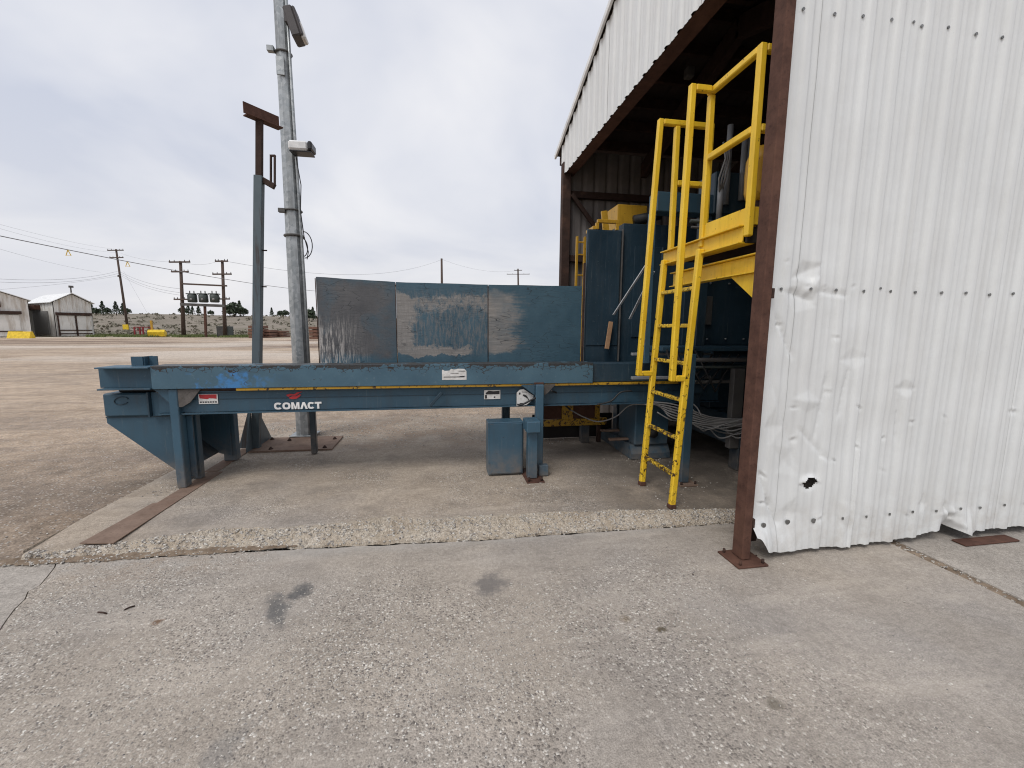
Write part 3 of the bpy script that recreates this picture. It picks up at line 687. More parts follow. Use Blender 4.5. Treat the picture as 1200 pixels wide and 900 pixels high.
# frame steel
cp = box('corner_post', (1.905, 2.305, .015), (1.965, 2.405, 4.28), 'rusty_steel', shed, .006)
box('base_plate', (1.83, 2.235, .0), (2.045, 2.445, .014), 'rusty_steel', cp, .003)
for q in ((1.86, 2.26), (1.86, 2.42), (2.02, 2.26)): tube('anchor_bolt', [(q[0], q[1], .01), (q[0], q[1], .04)], .009, 'dark_rust', cp, 6)
for zz in (.26, 1.72): box('girt_clip', (1.968, 2.31, zz-.03), (1.985, 2.36, zz+.03), 'dark_rust', cp, .002)
box('corner_post', (1.90, 6.70, .06), (2.03, 6.83, 4.05), 'dark_rust', shed, .006)
hb = box('header_beam', (1.945, 2.42, 3.885), (2.10, 6.84, 3.90), 'rusty_steel', shed, .003)
box('header_web', (1.95, 2.42, 3.902), (1.97, 6.84, 4.15), 'dark_rust', hb, .003)
for zz in (.24, 1.75, 3.30): box('girt', (1.99, 2.385, zz-.06), (8.4, 2.45, zz+.06), 'dark_rust', shed, .003)
# gable cladding above the opening
e2 = [2.32, 3.2, 4.1, 5.02, 5.94, 6.86]
for k in range(5):
    ysx = np.linspace(e2[k], e2[k+1], 92); zt = np.array([ROOFZ(y)-.01 for y in ysx]); rows = np.linspace(0, 1, 8)[:, None]
    CY, R2 = np.meshgrid(ysx, rows[:, 0]); CZ = 3.875 + (zt[None]-3.875)*R2 + .004*vnoise(CY, 0, 6., 2.)*(R2 < .01)
    CXg = 1.932 - rib(CY) + .004*vnoise(CY, CZ, 2., 6.) - .002*(k % 2)
    gridmesh('gable_sheet', CXg[:, ::-1], CY[:, ::-1], CZ[:, ::-1], 'white_cladding', shed)
# roof sheets, rake trim, purlins, rafters
RY, RZ = 4.65, ROOFZ(4.65)
for s_ in (-1, 1):
    ye, ze = RY + s_*2.5, RZ - .345*2.5
    g = Geo()
    xs2 = np.arange(1.885, 8.5, .05)
    off = [.02*max(0, 1-abs(((x/.3) % 1)-.5)*6) for x in xs2]
    v = []; f = []
    for x, o_ in zip(xs2, off): v += [(x, RY, RZ+.03+o_), (x, ye, ze+.03+o_)]
    f = [(2*i, 2*i+2, 2*i+3, 2*i+1) for i in range(len(xs2)-1)]
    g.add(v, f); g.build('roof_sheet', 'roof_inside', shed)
    bar('rake_trim', (1.885, RY, RZ+.025), (1.885, ye, ze+.025), .03, .07, 'white_paint', shed)
    for t in np.linspace(.06, .97, 7):
        y, z = RY + (ye-RY)*t, RZ + (ze-RZ)*t - .07
        box('purlin', (1.95, y-.03, z-.07), (8.4, y+.03, z+.06), 'dark_rust', shed, .003)
    for x in (3.3, 4.9, 6.6): bar('rafter', (x, RY, RZ-.32), (x, ye-s_*.25, ze-.20), .1, .22, 'dark_rust', shed)
# back and end walls
cols = np.arange(1.95, 8.46, .02); CX, CZ = np.meshgrid(cols, np.linspace(.05, 4.28, 12))
for k in range(7):
    a = int(k*.93/.02); b_ = min(int((k+1)*.93/.02)+1, len(cols))
    if b_-a > 2:
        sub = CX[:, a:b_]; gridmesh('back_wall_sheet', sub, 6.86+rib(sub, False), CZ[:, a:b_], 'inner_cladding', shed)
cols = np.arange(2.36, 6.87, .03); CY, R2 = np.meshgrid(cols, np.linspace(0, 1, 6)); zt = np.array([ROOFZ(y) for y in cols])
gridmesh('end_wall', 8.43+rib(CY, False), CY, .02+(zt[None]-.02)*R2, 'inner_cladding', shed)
bar('wind_brace', GY(670, 228, 6.72), GY(697, 265, 6.72) + Vector((.8, 0, -.95)), .06, .06, 'dark_rust', shed)
for zz in (1.3, 2.62, 3.6): box('girt', (2.03, 6.76, zz-.05), (8.4, 6.84, zz+.05), 'dark_rust', shed, .003)
bar('white_strip', GY(879.5, 402, 2.56), GY(884.5, 345, 2.56), .026, .012, 'white_paint', shed, (0, 1, 0))
fx = GY(811, 82, 4.9)
box('roof_fan', fx + Vector((-.05, 0, -.06)), fx + Vector((.04, .1, .05)), 'hardware', shed, .01)
pl = box('sill_plate', (3.62, 2.25, -.003), (4.1, 2.34, .01), 'rusty_steel'); tag(pl, 'rusty steel plate lying under the torn hem of the white wall', 'steel plate')

# ------------------------------------------------------------------ conveyor
cv = root('infeed_conveyor', (-.6, 4.5, PADZ), 'long blue steel infeed conveyor with white lettering and scraped back panels', 'conveyor')
box('beam_top_flange', (-2.835, 4.02, 1.143), (-2.441, 4.26, 1.155), 'blue_paint', cv, .002)
box('beam_bottom_flange', (-2.835, 4.02, .962), (-2.441, 4.26, .974), 'blue_dull', cv, .002)
box('beam_web', (-2.865, 4.105, .974), (-2.441, 4.125, 1.143), 'blue_dull', cv, .002)
ub = box('upper_beam', (-2.44, 4.045, .962), (1.50, 4.255, 1.163), 'beam_paint', cv, .004)
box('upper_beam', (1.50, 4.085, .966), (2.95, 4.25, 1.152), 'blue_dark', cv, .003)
box('guide_strip', (-1.79, 4.055, .938), (-1.145, 4.13, .960), 'yellow_old', cv, .002)
box('guide_strip', (-1.142, 4.056, .938), (1.48, 4.13, .960), 'yellow_old', cv, .002)
box('guide_strip', (1.483, 4.06, .938), (2.95, 4.13, .960), 'yellow_old', cv, .002)
box('spacer_bar', (-2.44, 4.09, .93), (-1.795, 4.24, .960), 'dark_rust', cv, .003)
g = Geo(); g.add(*boxgeo((-2.44, 4.115, .745), (2.95, 4.13, .92), .0)); g.add(*boxgeo((-2.44, 4.09, .925), (2.95, 4.2, .937), .0)); g.add(*boxgeo((-2.44, 4.09, .728), (2.95, 4.2, .741), .0))
lb = g.build('lower_beam', 'blue_dull', cv)
box('beam_groove', (-2.2, 4.111, .855), (2.95, 4.114, .860), 'blue_dark', lb, 0)
box('deck_plate', (-2.4, 4.26, .98), (2.9, 4.93, .99), 'blue_dark', cv, .002)
box('rear_beam', (-2.44, 4.93, .74), (2.9, 4.985, 1.10), 'blue_dark', cv, .003)
for k in range(15): tube('roller', [(-2.2+k*.26, 4.27, 1.045), (-2.2+k*.26, 4.92, 1.045)], .045, 'dark_rust', cv, 12)
# stub channel on the tail
g = Geo(); g.add(*boxgeo((-2.66, 4.18, 1.156), (-2.57, 4.19, 1.235))); g.add(*boxgeo((-2.57, 4.19, 1.156), (-2.56, 4.30, 1.235))); g.add(*boxgeo((-2.559, 4.24, 1.156), (-2.49, 4.25, 1.235)))
g.build('stub_channel', 'blue_dull', cv)
# tail box and chute
tb = box('tail_box', (-2.885, 4.14, .715), (-2.53, 4.88, .918), 'blue_dull', cv, .012)
g = Geo(); pts = [(-2.74+.055*math.cos(t), 4.136, .855+.033*math.sin(t)+.006*math.cos(t)) for t in np.linspace(.2, 5.7, 26)]
tube('weld_ring', pts, .004, 'blue_dark', tb, 6)
box('tail_flange', (-2.525, 4.10, .712), (-2.51, 4.2, .93), 'blue_dark', cv, .002)
box('tail_web', (-2.508, 4.135, .715), (-2.442, 4.15, .925), 'blue_dull', cv, .002)
ch = [(-2.89, .70), (-2.89, .655), (-2.34, .16), (-2.22, .13), (-2.22, .70)]
prism('chute_side', ch, 1, 4.17, 4.185, 'blue_dull', cv); prism('chute_side', ch, 1, 4.84, 4.855, 'blue_dull', cv)
g = Geo(); g.add(*bargeo((-2.885, 4.51, .665), (-2.345, 4.51, .175), .65, .012)); g.build('chute_floor', 'blue_dark', cv)
box('chute_lip', (-2.895, 4.165, .70), (-2.22, 4.86, .712), 'blue_dark', cv, .002)
box('belt_guard', (-2.8, 4.2, .92), (-2.45, 4.8, .955), 'black_rubber', cv, .01)
# legs
def leg(lo, hi, m='blue_paint'): return box('leg', lo, hi, m, cv, .006)
L1 = leg((-2.335, 4.065, .068), (-2.262, 4.16, .960)); 
leg((-2.325, 4.30, .068), (-2.255, 4.37, .725), 'blue_dull'); leg((-2.315, 4.86, .068), (-2.19, 4.96, .95), 'blue_dull')
box('leg_web', (-2.29, 4.16, .10), (-2.28, 4.30, .72), 'blue_dull', cv, .002)
prism('gusset', [(-2.45, .955), (-2.338, .955), (-2.338, .83)], 1, 4.085, 4.1, 'blue_paint', cv)
prism('gusset', [(-2.26, .955), (-2.08, .955), (-2.17, .84), (-2.235, .80), (-2.26, .80)], 1, 4.07, 4.085, 'grey_rust', cv)
bar('brace', (-2.19, 4.5, .70), (-1.95, 4.5, .78), .09, .012, 'blue_dull', cv)
R1 = leg((.905, 3.98, .12), (.982, 4.05, .958)); box('foot_block', (.925, 3.90, .068), (1.02, 3.975, .175), 'blue_paint', R1, .006)
R2 = leg((.80, 3.83, .075), (.892, 3.925, .535)); cpx = box('leg_cap', (.772, 3.76, .537), (.905, 3.975, .645), 'blue_paint', R2, .008)
fp = box('foot_plate', (.775, 3.74, .06), (.945, 4.16, .072), 'rusty_steel', R2, .002)
for q in ((.80, 3.77), (.92, 3.77), (.80, 3.80+.3)): tube('anchor_bolt', [(*q, .07), (*q, .11)], .011, 'dark_rust', R2, 6)
prism('gusset', [(.76, .955), (.90, .955), (.90, .85)], 1, 4.03, 4.042, 'blue_dull', cv); prism('gusset', [(.985, .955), (1.11, .955), (1.03, .87), (.985, .84)], 1, 4.03, 4.042, 'grey_rust', cv)
box('weld_cap', (.895, 4.03, .955), (.99, 4.044, .975), 'rusty_steel', cv, .002)
leg((.70, 4.86, .068), (.79, 4.94, .74), 'blue_dark')
leg((-1.475, 5.0, .068), (-1.415, 5.06, .74), 'blue_dark')
jb = box('junction_box', (.435, 3.985, .075), (.785, 4.17, .600), 'blue_paint', cv, .006)
box('box_door', (.45, 3.975, .09), (.77, 3.984, .585), 'blue_paint', jb, .003)
# back panels
PB = [(-1.315, 4.95), (-.488, 5.0), (.552, 5.005), (1.69, 5.01)]; PT = [2.035, 2.005, 2.0, 2.008]
for k in range(3):
    (x0, y0), (x1, y1) = PB[k], PB[k+1]; x1 -= .006
    v = []; nn = 10
    for t in np.linspace(0, 1, nn):
        x, y = x0+(x1-x0)*t, y0+(y1-y0)*t + .006*mn.noise((x0+t*2, 3, 1)); zt = PT[k]+(PT[k+1]-PT[k])*t + .004*mn.noise((t*4+k, 0, 0))
        v += [(x, y, 1.02), (x, y, zt), (x, y+.012, 1.02), (x, y+.012, zt)]
    f = []
    for i in range(nn-1):
        a, c_ = 4*i, 4*i+4
        f += [(a, c_, c_+1, a+1), (a+1, c_+1, c_+3, a+3), (a+2, a+3, c_+3, c_+2)]
    f += [(0, 1, 3, 2), (4*nn-4, 4*nn-2, 4*nn-1, 4*nn-3)]
    p = mesh('back_panel', v, f, 'worn_panel', cv)
    p['label'] = ('left back panel, dark grey with white scratches', 'middle back panel, blue with pale scraped border', 'right back panel, blue with a pale scraped left third')[k]
    box('panel_stiffener', (x0+.02, y0+.03, 1.02), (x0+.07, y0+.08, PT[k]-.03), 'blue_dark', cv, .003)
    tube('panel_hinge', [(x0-.006, y0-.002, 1.1), (x0-.006, y0-.002, PT[k]-.015)], .005, 'dark_rust', cv, 6)
box('panel_top_angle', (-1.30, 5.02, 1.96), (1.66, 5.06, 1.975), 'blue_dark', cv, .002)
box('edge_strip', (1.695, 4.985, 1.09), (1.715, 5.02, 2.28), 'dark_rust', cv, .002)
bar('lever', (-.11, 4.05, .765), (.005, 4.05, .895), .018, .03, 'blue_dark', cv)
# decals
FYL, FYU = 4.1085, 4.0435
def decal(name, poly, y, mat, parent): return prism(name, poly, 1, y-.0012, y, mat, parent)
d = decal('sticker', [(.005, 1.012), (.235, 1.010), (.235, 1.095), (.215, 1.115), (.16, 1.118), (.12, 1.110), (.09, 1.117), (.075, 1.100), (.03, 1.098), (.012, 1.110), (.005, 1.102)], FYU, 'sticker_white', cv)
for (a, c_, z, h) in ((.085, .16, 1.073, .004), (.02, .215, 1.036, .007), (.16, .225, 1.092, .005), (.17, .225, 1.044, .004)):
    decal('print_line', [(a, z), (c_, z-.001), (c_, z+h), (a, z+h)], FYU-.0014, 'ink', d)
d = decal('sticker', [(-2.12, .818), (-1.965, .818), (-1.965, .905), (-2.12, .905)], FYL, 'sticker_white', cv)
decal('print_block', [(-2.11, .868), (-2.05, .860), (-2.03, .868), (-1.975, .862), (-1.972, .902), (-2.115, .902)], FYL-.0014, 'decal_red', d)
for k in range(7): decal('print_line', [(-2.11+k*.02, .828), (-2.096+k*.02, .828), (-2.096+k*.02, .84), (-2.11+k*.02, .84)], FYL-.0014, 'ink', d)
d = decal('sticker', [(.41, .808), (.57, .808), (.57, .897), (.41, .897)], FYL, 'sticker_white', cv)
decal('print_block', [(.425, .855), (.562, .855), (.562, .89), (.50, .885), (.455, .892), (.425, .87)], FYL-.0014, 'ink', d); decal('print_block', [(.505, .82), (.52, .82), (.52, .834), (.505, .834)], FYL-.0014, 'ink', d)
decal('print_block', [(.418, .815), (.438, .815), (.438, .85), (.418, .85)], FYL-.0014, 'ink', d)
d = prism('torn_tag', [(.73, .735), (.76, .74), (.83, .745), (.895, .80), (.90, .84), (.85, .87), (.80, .905), (.76, .90), (.73, .87)], 1, 4.083, 4.086, 'sticker_white', cv)
for q in (((.75, .855), (.763, .848), (.77, .87), (.756, .874)), ((.79, .84), (.84, .81), (.85, .79), (.855, .80), (.83, .84), (.80, .855)), ((.78, .875), (.83, .872), (.83, .878), (.78, .88)), ((.76, .76), (.83, .762), (.83, .768), (.76, .766))):
    decal('print_mark', list(q), 4.082, 'ink', d)
# lettering COMACT and the red bird-like emblem
lt = bpy.data.objects.new('lettering', None); lt.empty_display_size = .05; COL.objects.link(lt); lt.parent = cv; lt.location = Vector((-1.3, FYL, .79)) - wloc(cv)
def ringpoly(cx, cz, rx, rz, w, a0, a1, n=22, e=2.6):
    def P(t, sx, sz):
        c_, s_ = math.cos(t), math.sin(t); return (cx + sx*math.copysign(abs(c_)**(2/e), c_), cz + sz*math.copysign(abs(s_)**(2/e), s_))
    ts = np.linspace(a0, a1, n); return [P(t, rx, rz) for t in ts], [P(t, rx-w, rz-w*.8) for t in ts]
LX, LZ0, LH = -1.505, .752, .064
def ringmesh(name, o_, i_, mat, y, parent, close=False):
    n = len(o_); v = [(p[0], y, p[1]) for p in o_] + [(p[0], y, p[1]) for p in i_]
    rng = range(n if close else n-1); f = [(k, (k+1) % n, n+(k+1) % n, n+k) for k in rng]
    return fixn(mesh(name, v, f, mat, parent))
cz = LZ0+LH/2
a = ringpoly(LX+.038, cz, .038, LH/2, .021, .62, 2*math.pi-.62); ringmesh('letter', *a, 'white_paint', FYL-.0008, lt)
a = ringpoly(LX+.117, cz, .038, LH/2, .021, 0, 2*math.pi, 30); ringmesh('letter', *a, 'white_paint', FYL-.0008, lt)
def letter(poly): decal('letter', poly, FYL-.0004, 'white_paint', lt)
x = LX+.163; letter([(x, LZ0), (x+.02, LZ0), (x+.02, LZ0+.04), (x+.032, LZ0), (x+.046, LZ0), (x+.058, LZ0+.04), (x+.058, LZ0), (x+.078, LZ0), (x+.078, LZ0+LH), (x+.053, LZ0+LH), (x+.039, LZ0+.022), (x+.025, LZ0+LH), (x, LZ0+LH)])
x = LX+.246; letter([(x, LZ0), (x+.022, LZ0), (x+.037, LZ0+.043), (x+.052, LZ0), (x+.074, LZ0), (x+.048, LZ0+LH), (x+.026, LZ0+LH)])
a = ringpoly(LX+.353, cz, .034, LH/2, .021, .62, 2*math.pi-.62); ringmesh('letter', *a, 'white_paint', FYL-.0008, lt)
x = LX+.388; letter([(x+.0, LZ0+LH-.017), (x+.022, LZ0+LH-.017), (x+.022, LZ0), (x+.043, LZ0), (x+.043, LZ0+LH-.017), (x+.066, LZ0+LH-.017), (x+.066, LZ0+LH), (x, LZ0+LH)])
lt.scale = (.90, 1, 1); lt.location.x -= .022
em = bpy.data.objects.new('emblem', None); em.empty_display_size = .05; COL.objects.link(em); em.parent = cv; em.location = Vector((-1.32, FYL, .87)) - wloc(cv)
ex0, ez0 = -1.335, .872
decal('emblem_wing', [(ex0-.065, ez0+.012), (ex0-.03, ez0+.024), (ex0+.005, ez0+.018), (ex0+.03, ez0+.036), (ex0+.08, ez0+.042), (ex0+.045, ez0+.024), (ex0+.02, ez0+.004), (ex0-.02, ez0+.008), (ex0-.045, ez0-.006)], FYL, 'decal_red', em)
decal('emblem_wing', [(ex0-.04, ez0-.012), (ex0-.01, ez0+.001), (ex0+.02, ez0-.002), (ex0+.05, ez0+.016), (ex0+.066, ez0+.014), (ex0+.05, ez0-.006), (ex0+.022, ez0-.024), (ex0-.01, ez0-.027), (ex0-.034, ez0-.022)], FYL, 'decal_red', em)

# steel strip, rails and base plates on the pad
st = prism('steel_strip', [(-2.385, 3.09), (-2.17, 3.065), (-2.165, 4.5), (-2.30, 4.5), (-2.31, 3.75), (-2.34, 3.74)], 2, .061, .0675, 'dusty_plate'); tag(st, 'flat rusty steel strip lying on the pad near the conveyor leg', 'steel strip')
s2 = box('steel_flat', (-2.345, 4.52, .061), (-2.22, 5.35, .067), 'dusty_plate', None, .001); tag(s2, 'narrow rusty flat bar under the rear conveyor leg', 'steel strip')
bp = fixn(prism('ground_plate', [(-2.205, 5.165), (-1.285, 5.14), (-1.29, 5.75), (-2.205, 5.78)], 2, .061, .082, 'dusty_plate'))
tag(bp, 'dusty square steel plate bolted to the pad under the poles', 'steel plate')
for q in ((-1.98, 5.22), (-1.9, 5.6), (-1.38, 5.2), (-1.36, 5.6), (-2.13, 5.68)):
    tube('bolt', [(*q, .082), (*q, .092), (*q, .11)], [.028, .02, .008], 'dark_rust', bp, 6)

# ------------------------------------------------------------------ slim post with brown head
sp = root('steel_post', (-2.13, 5.25, .082), 'slim leaning blue grey steel post with rusty angled head plate', 'post')
A0, A1, A2 = Vector((-2.175, 5.32, .082)), Vector((-1.945, 5.32, 3.14)), Vector((-1.903, 5.32, 3.74))
bar('post_shaft', A0, A1, .085, .085, 'post_grey', sp, (0, 1, 0)); bar('post_extension', A1 - Vector((.0, 0, .02)), A2, .066, .05, 'dark_rust', sp, (0, 1, 0))
tl, tr_ = GZ(288, 134, 3.72), GZ(329, 151, 3.72)
g = Geo(); hd = bargeo(tl, tr_, .10, .012); g.add(*hd); g.add(*bargeo(tl + Vector((0, -.05, .05)), tr_ + Vector((0, -.05, .05)), .012, .11)); g.build('head_plate', 'rusty_steel', sp)
bar('bracket_arm', GY(308, 211, 5.32), GY(322, 219, 5.32), .05, .06, 'dark_rust', sp)
for nm_, a, c_ in (('slot_bar', (317.5, 213), (317.5, 183)), ('slot_bar', (322, 217), (322, 183)), ('slot_bar', (316.5, 182.5), (323, 182.5))):
    bar(nm_, GY(*a, 5.32), GY(*c_, 5.32), .016, .03, 'dark_rust', sp, (0, 1, 0), .001)
prism('base_gusset', [(5.36, .083), (5.78, .083), (5.36, .60)], 0, -2.185, -2.172, 'post_grey', sp)
prism('base_gusset', [(-2.225, .083), (-2.36, .083), (-2.20, .62)], 1, 5.30, 5.312, 'post_grey', sp)
prism('base_gusset', [(5.275, .083), (5.10, .083), (5.275, .58)], 0, -2.20, -2.188, 'post_grey', sp)
for q, z in ((305.5, 282), (305, 302)): pass
for z in (1.95, 2.35): tube('post_bolt', [(A0.x+(A1.x-A0.x)*z/3.1+.04, 5.32, z), (A0.x+(A1.x-A0.x)*z/3.1+.085, 5.32, z)], .008, 'dark_rust', sp, 6)

# ------------------------------------------------------------------ galvanised light pole
lp = root('light_pole', (-1.785, 5.86, .06), 'tall galvanised octagonal steel pole with two lamps', 'light pole')
v = []; f = []; zs = [.085, 2., 4., 6.6]; rs_ = [.112, .104, .086, .068]
for z, r in zip(zs, rs_):
    for k in range(8): t = math.pi/8+k*math.pi/4+.2; v.append((-1.785+r*math.cos(t), 5.86+r*math.sin(t), z))
for i in range(3):
    for k in range(8): f.append((i*8+k, i*8+(k+1) % 8, i*8+8+(k+1) % 8, i*8+8+k))
f.append(tuple(range(24, 32)))
mesh('shaft', v, f, 'galvanized', lp)
box('base_flange', (-1.95, 5.74, .083), (-1.64, 6.02, .10), 'galvanized', lp, .003)
tube('conduit', [(-1.675, 5.80, .1), (-1.678, 5.80, 2.), (-1.70, 5.81, 4.), (-1.715, 5.82, 6.)], .018, 'galvanized', lp)
for z, r in ((2.62, .108), (2.92, .105), (4.70, .088)):
    tube('band', [(-1.785+r*math.cos(t), 5.86+r*math.sin(t), z) for t in np.linspace(0, 2*math.pi, 17)], .014 if z < 2.7 else .010, 'hardware', lp, 5)
box('band_lug', (-1.945, 5.78, 4.68), (-1.87, 5.84, 4.74), 'galvanized', lp, .004); box('band_lug', (-1.925, 5.765, 2.88), (-1.845, 5.815, 2.93), 'hardware', lp, .004)
box('access_cover', (-1.845, 5.760, 4.42), (-1.755, 5.775, 4.62), 'galvanized', lp, .003)
hl = bpy.data.objects.new('flood_lamp', None); COL.objects.link(hl); hl.parent = lp; hl.location = Vector((-1.6, 5.75, 5.0)) - wloc(lp)
box('lamp_arm', (-1.72, 5.74, 4.98), (-1.64, 5.82, 5.14), 'lamp_housing', hl, .006)
v, f = boxgeo((-.055, -.20, -.15), (.055, .02, .15), .02)
R_ = Matrix.Rotation(rad(24), 3, 'Y') @ Matrix.Rotation(rad(14), 3, 'X')
pp = GY(345, 31, 5.70)
Rm = Matrix.Rotation(rad(-17), 3, 'Y')
def rotbox(name, c_, dx, dy, dz, R, mat, parent, bev=.015):
    v, f = boxgeo((-dx, -dy, -dz), (dx, dy, dz), bev); return mesh(name, [tuple(Vector(c_) + R @ Vector(p)) for p in v], f, mat, parent)
rotbox('lamp_housing', pp, .05, .11, .16, Rm, 'lamp_housing', hl)
rotbox('lamp_lens', pp + Rm @ Vector((.066, -.02, -.10)), .024, .07, .09, Rm, 'glass_lens', hl)
rotbox('lamp_rim', pp + Rm @ Vector((.06, -.02, -.01)), .018, .09, .155, Rm, 'lamp_housing', hl)
cp2 = GY(352, 175, 5.72)
hl2 = bpy.data.objects.new('security_lamp', None); COL.objects.link(hl2); hl2.parent = lp; hl2.location = cp2 - wloc(lp)
box('lamp_body', cp2 + Vector((-.10, -.13, -.052)), cp2 + Vector((.115, .05, .055)), 'white_paint', hl2, .02)
box('lamp_visor', cp2 + Vector((.116, -.145, -.045)), cp2 + Vector((.165, .05, .052)), 'panel_black', hl2, .015)
box('lamp_underside', cp2 + Vector((-.09, -.12, -.068)), cp2 + Vector((.15, .05, -.053)), 'panel_black', hl2, .006)
c0 = GY(356, 285, 5.8)
tube('loose_cable', [c0 + Vector((.0+.09*math.sin(t)*1.1, 0, .16*math.cos(t)*1.0-.02)) for t in np.linspace(0, math.pi, 12)], .006, 'black_rubber', lp, 5)
tube('loose_cable', [c0 + Vector((-.02+.06*math.sin(t), .01, .11*math.cos(t)-.05)) for t in np.linspace(0, math.pi, 12)], .006, 'black_rubber', lp, 5)
tube('loose_cable', [(-1.69, 5.75, 3.6), (-1.64, 5.75, 3.2), (-1.665, 5.76, 2.9), (-1.64, 5.76, 2.6), (-1.60, 5.76, 2.42), (-1.62, 5.76, 2.33)], .006, 'black_rubber', lp, 5)

# ------------------------------------------------------------------ yellow ladder and platform
ld = root('access_platform', (1.9, 3.29, PADZ), 'yellow steel ladder with tall handrails up to a railed platform', 'ladder')
YP = 'yellow_paint'; YN, YF = 3.03, 3.55
def LXa(z): return 1.825 + .055*(z-.06)
for y in (YN, YF):
    r = bar('rail', (LXa(.06), y, .062), (LXa(2.10), y, 2.10), .05, .045, YP, ld, (0, 1, 0), .008)
    box('rail_shoe', (LXa(.06)-.028, y-.026, .061), (LXa(.06)+.028, y+.026, .10), 'rusty_steel', r, .004)
for z in (.335, .635, .945, 1.235, 1.53, 1.815):
    bar('rung', (LXa(z), YN+.02, z), (LXa(z), YF-.02, z), .034, .03, 'yellow_worn', ld, (0, 0, 1), .005)
def yb_(name, a, c_, w=.045, h=.045, ref=(0, 1, 0)): return bar(name, a, c_, w, h, YP, ld, ref, .007)
# handrails
yb_('handrail', (1.768, YN, 1.10), (1.80, YN, 3.235)); yb_('handrail_bracket', (1.79, YN, 1.122), (LXa(1.12)-.01, YN, 1.122)); yb_('handrail_top', (1.822, YN, 3.212), (1.945, YN, 3.212))
yb_('handrail', (1.742, YF, 1.085), (1.838, YF, 3.24)); yb_('handrail_bracket', (1.762, YF, 1.107), (LXa(1.1)-.01, YF, 1.107)); yb_('handrail_top', (1.86, YF, 3.217), (2.30, YF, 3.217))
yb_('rail_post', (1.99, YF, 2.08), (1.99, YF, 3.193)); yb_('rail_post', (2.30, YF, 2.11), (2.30, YF, 3.24)); yb_('mid_rail', (2.012, YF, 2.74), (2.278, YF, 2.74)); yb_('rail_post', (2.10, YF, 2.11), (2.10, YF, 2.72), .03, .03)
# near railing
yb_('rail_post', (1.968, 3.055, 2.12), (1.968, 3.055, 3.19)); yb_('top_rail', (1.968, 3.08, 3.213), (1.968, 2.582, 3.213), .045, .045, (0, 0, 1))
yb_('rail_post', (1.968, 2.56, 2.10), (1.968, 2.56, 3.237)); yb_('mid_rail', (1.968, 3.03, 2.755), (1.968, 2.585, 2.755), .045, .045, (0, 0, 1))
yb_('top_rail', (1.992, 2.56, 3.213), (3.0, 2.56, 3.213), .045, .045, (0, 0, 1)); yb_('mid_rail', (1.992, 2.56, 2.755), (3.0, 2.56, 2.755), .045, .045, (0, 0, 1))
yb_('rail_post', (3.02, 2.56, 2.11), (3.02, 2.56, 3.237))
box('toe_board', (1.962, 2.585, 2.175), (1.972, 3.03, 2.285), YP, ld, .002); box('toe_board', (1.995, 2.555, 2.175), (3.0, 2.565, 2.285), YP, ld, .002); box('toe_board', (2.015, YF-.005, 2.115), (2.28, YF+.005, 2.215), YP, ld, .002)
g = Geo(); g.add(*boxgeo((1.962, 2.60, 2.075), (1.970, 3.62, 2.170))); g.add(*boxgeo((1.93, 2.60, 2.172), (2.05, 3.62, 2.180))); g.add(*boxgeo((1.93, 2.60, 2.064), (2.05, 3.62, 2.072))); g.build('platform_channel', YP, ld)
g = Geo(); g.add(*boxgeo((2.046, 2.47, 1.885), (2.054, 3.58, 1.985))); g.add(*boxgeo((2.01, 2.47, 1.988), (2.10, 3.58, 1.996))); g.add(*boxgeo((2.01, 2.47, 1.873), (2.10, 3.58, 1.881))); g.build('support_channel', YP, ld)
box('deck', (1.98, 2.60, 2.10), (3.05, 3.62, 2.112), 'dark_rust', ld, .002)
box('channel_end', (1.975, 2.575, 2.065), (2.08, 2.598, 2.165), 'dark_void', ld, .003)  # solid dark block stands in for the shaded hollow of the open end
gp = [GX(*p, 2.052) for p in ((858, 311), (886, 303), (881, 347))]
prism('knee_gusset', [(2.80, 1.872), (2.50, 1.872), (2.50, 1.69), (2.535, 1.69)], 0, 2.04, 2.052, YP, ld)
box('support_leg', (2.06, 2.44, .062), (2.12, 2.50, 1.872), 'dark_rust', ld, .004)
TX, TY = 2.155, 2.74
at_ = root('air_tank', (2.155, 2.74, 2.112), 'rounded yellow tank behind the corner of the platform railing', 'tank')
tube('tank_body', [(TX, TY, z) for z in (2.36, 2.385, 2.43, 2.55, 2.64, 2.70, 2.73)], [.03, .07, .085, .088, .085, .06, .03], 'yellow_old', at_, 14)
tube('tank_stand', [(TX, TY, 2.112), (TX, TY, 2.37)], .05, 'dark_rust', at_, 8)

# ------------------------------------------------------------------ machinery inside the shed
ca = root('machine_cabinet', (1.95, 5.3, PADZ), 'tall dark blue sheet metal cabinet at the conveyor head beside the panels', 'cabinet')
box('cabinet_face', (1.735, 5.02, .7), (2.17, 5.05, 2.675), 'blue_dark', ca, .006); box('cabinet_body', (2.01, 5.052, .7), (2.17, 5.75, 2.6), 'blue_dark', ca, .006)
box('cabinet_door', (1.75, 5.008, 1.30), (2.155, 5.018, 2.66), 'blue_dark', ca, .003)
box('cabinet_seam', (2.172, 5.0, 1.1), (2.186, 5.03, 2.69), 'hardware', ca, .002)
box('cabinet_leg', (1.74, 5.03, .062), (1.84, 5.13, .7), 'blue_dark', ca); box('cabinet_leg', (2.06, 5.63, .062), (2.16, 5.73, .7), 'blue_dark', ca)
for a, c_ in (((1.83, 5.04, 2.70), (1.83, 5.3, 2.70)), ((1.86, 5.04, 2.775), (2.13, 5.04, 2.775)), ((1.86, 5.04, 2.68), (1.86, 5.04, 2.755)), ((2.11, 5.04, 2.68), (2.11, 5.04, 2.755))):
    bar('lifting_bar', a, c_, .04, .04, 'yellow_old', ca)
cb = root('machine_housing', (2.45, 5.3, PADZ), 'dark blue machine housing behind the ladder with yellow guard on top', 'machine')
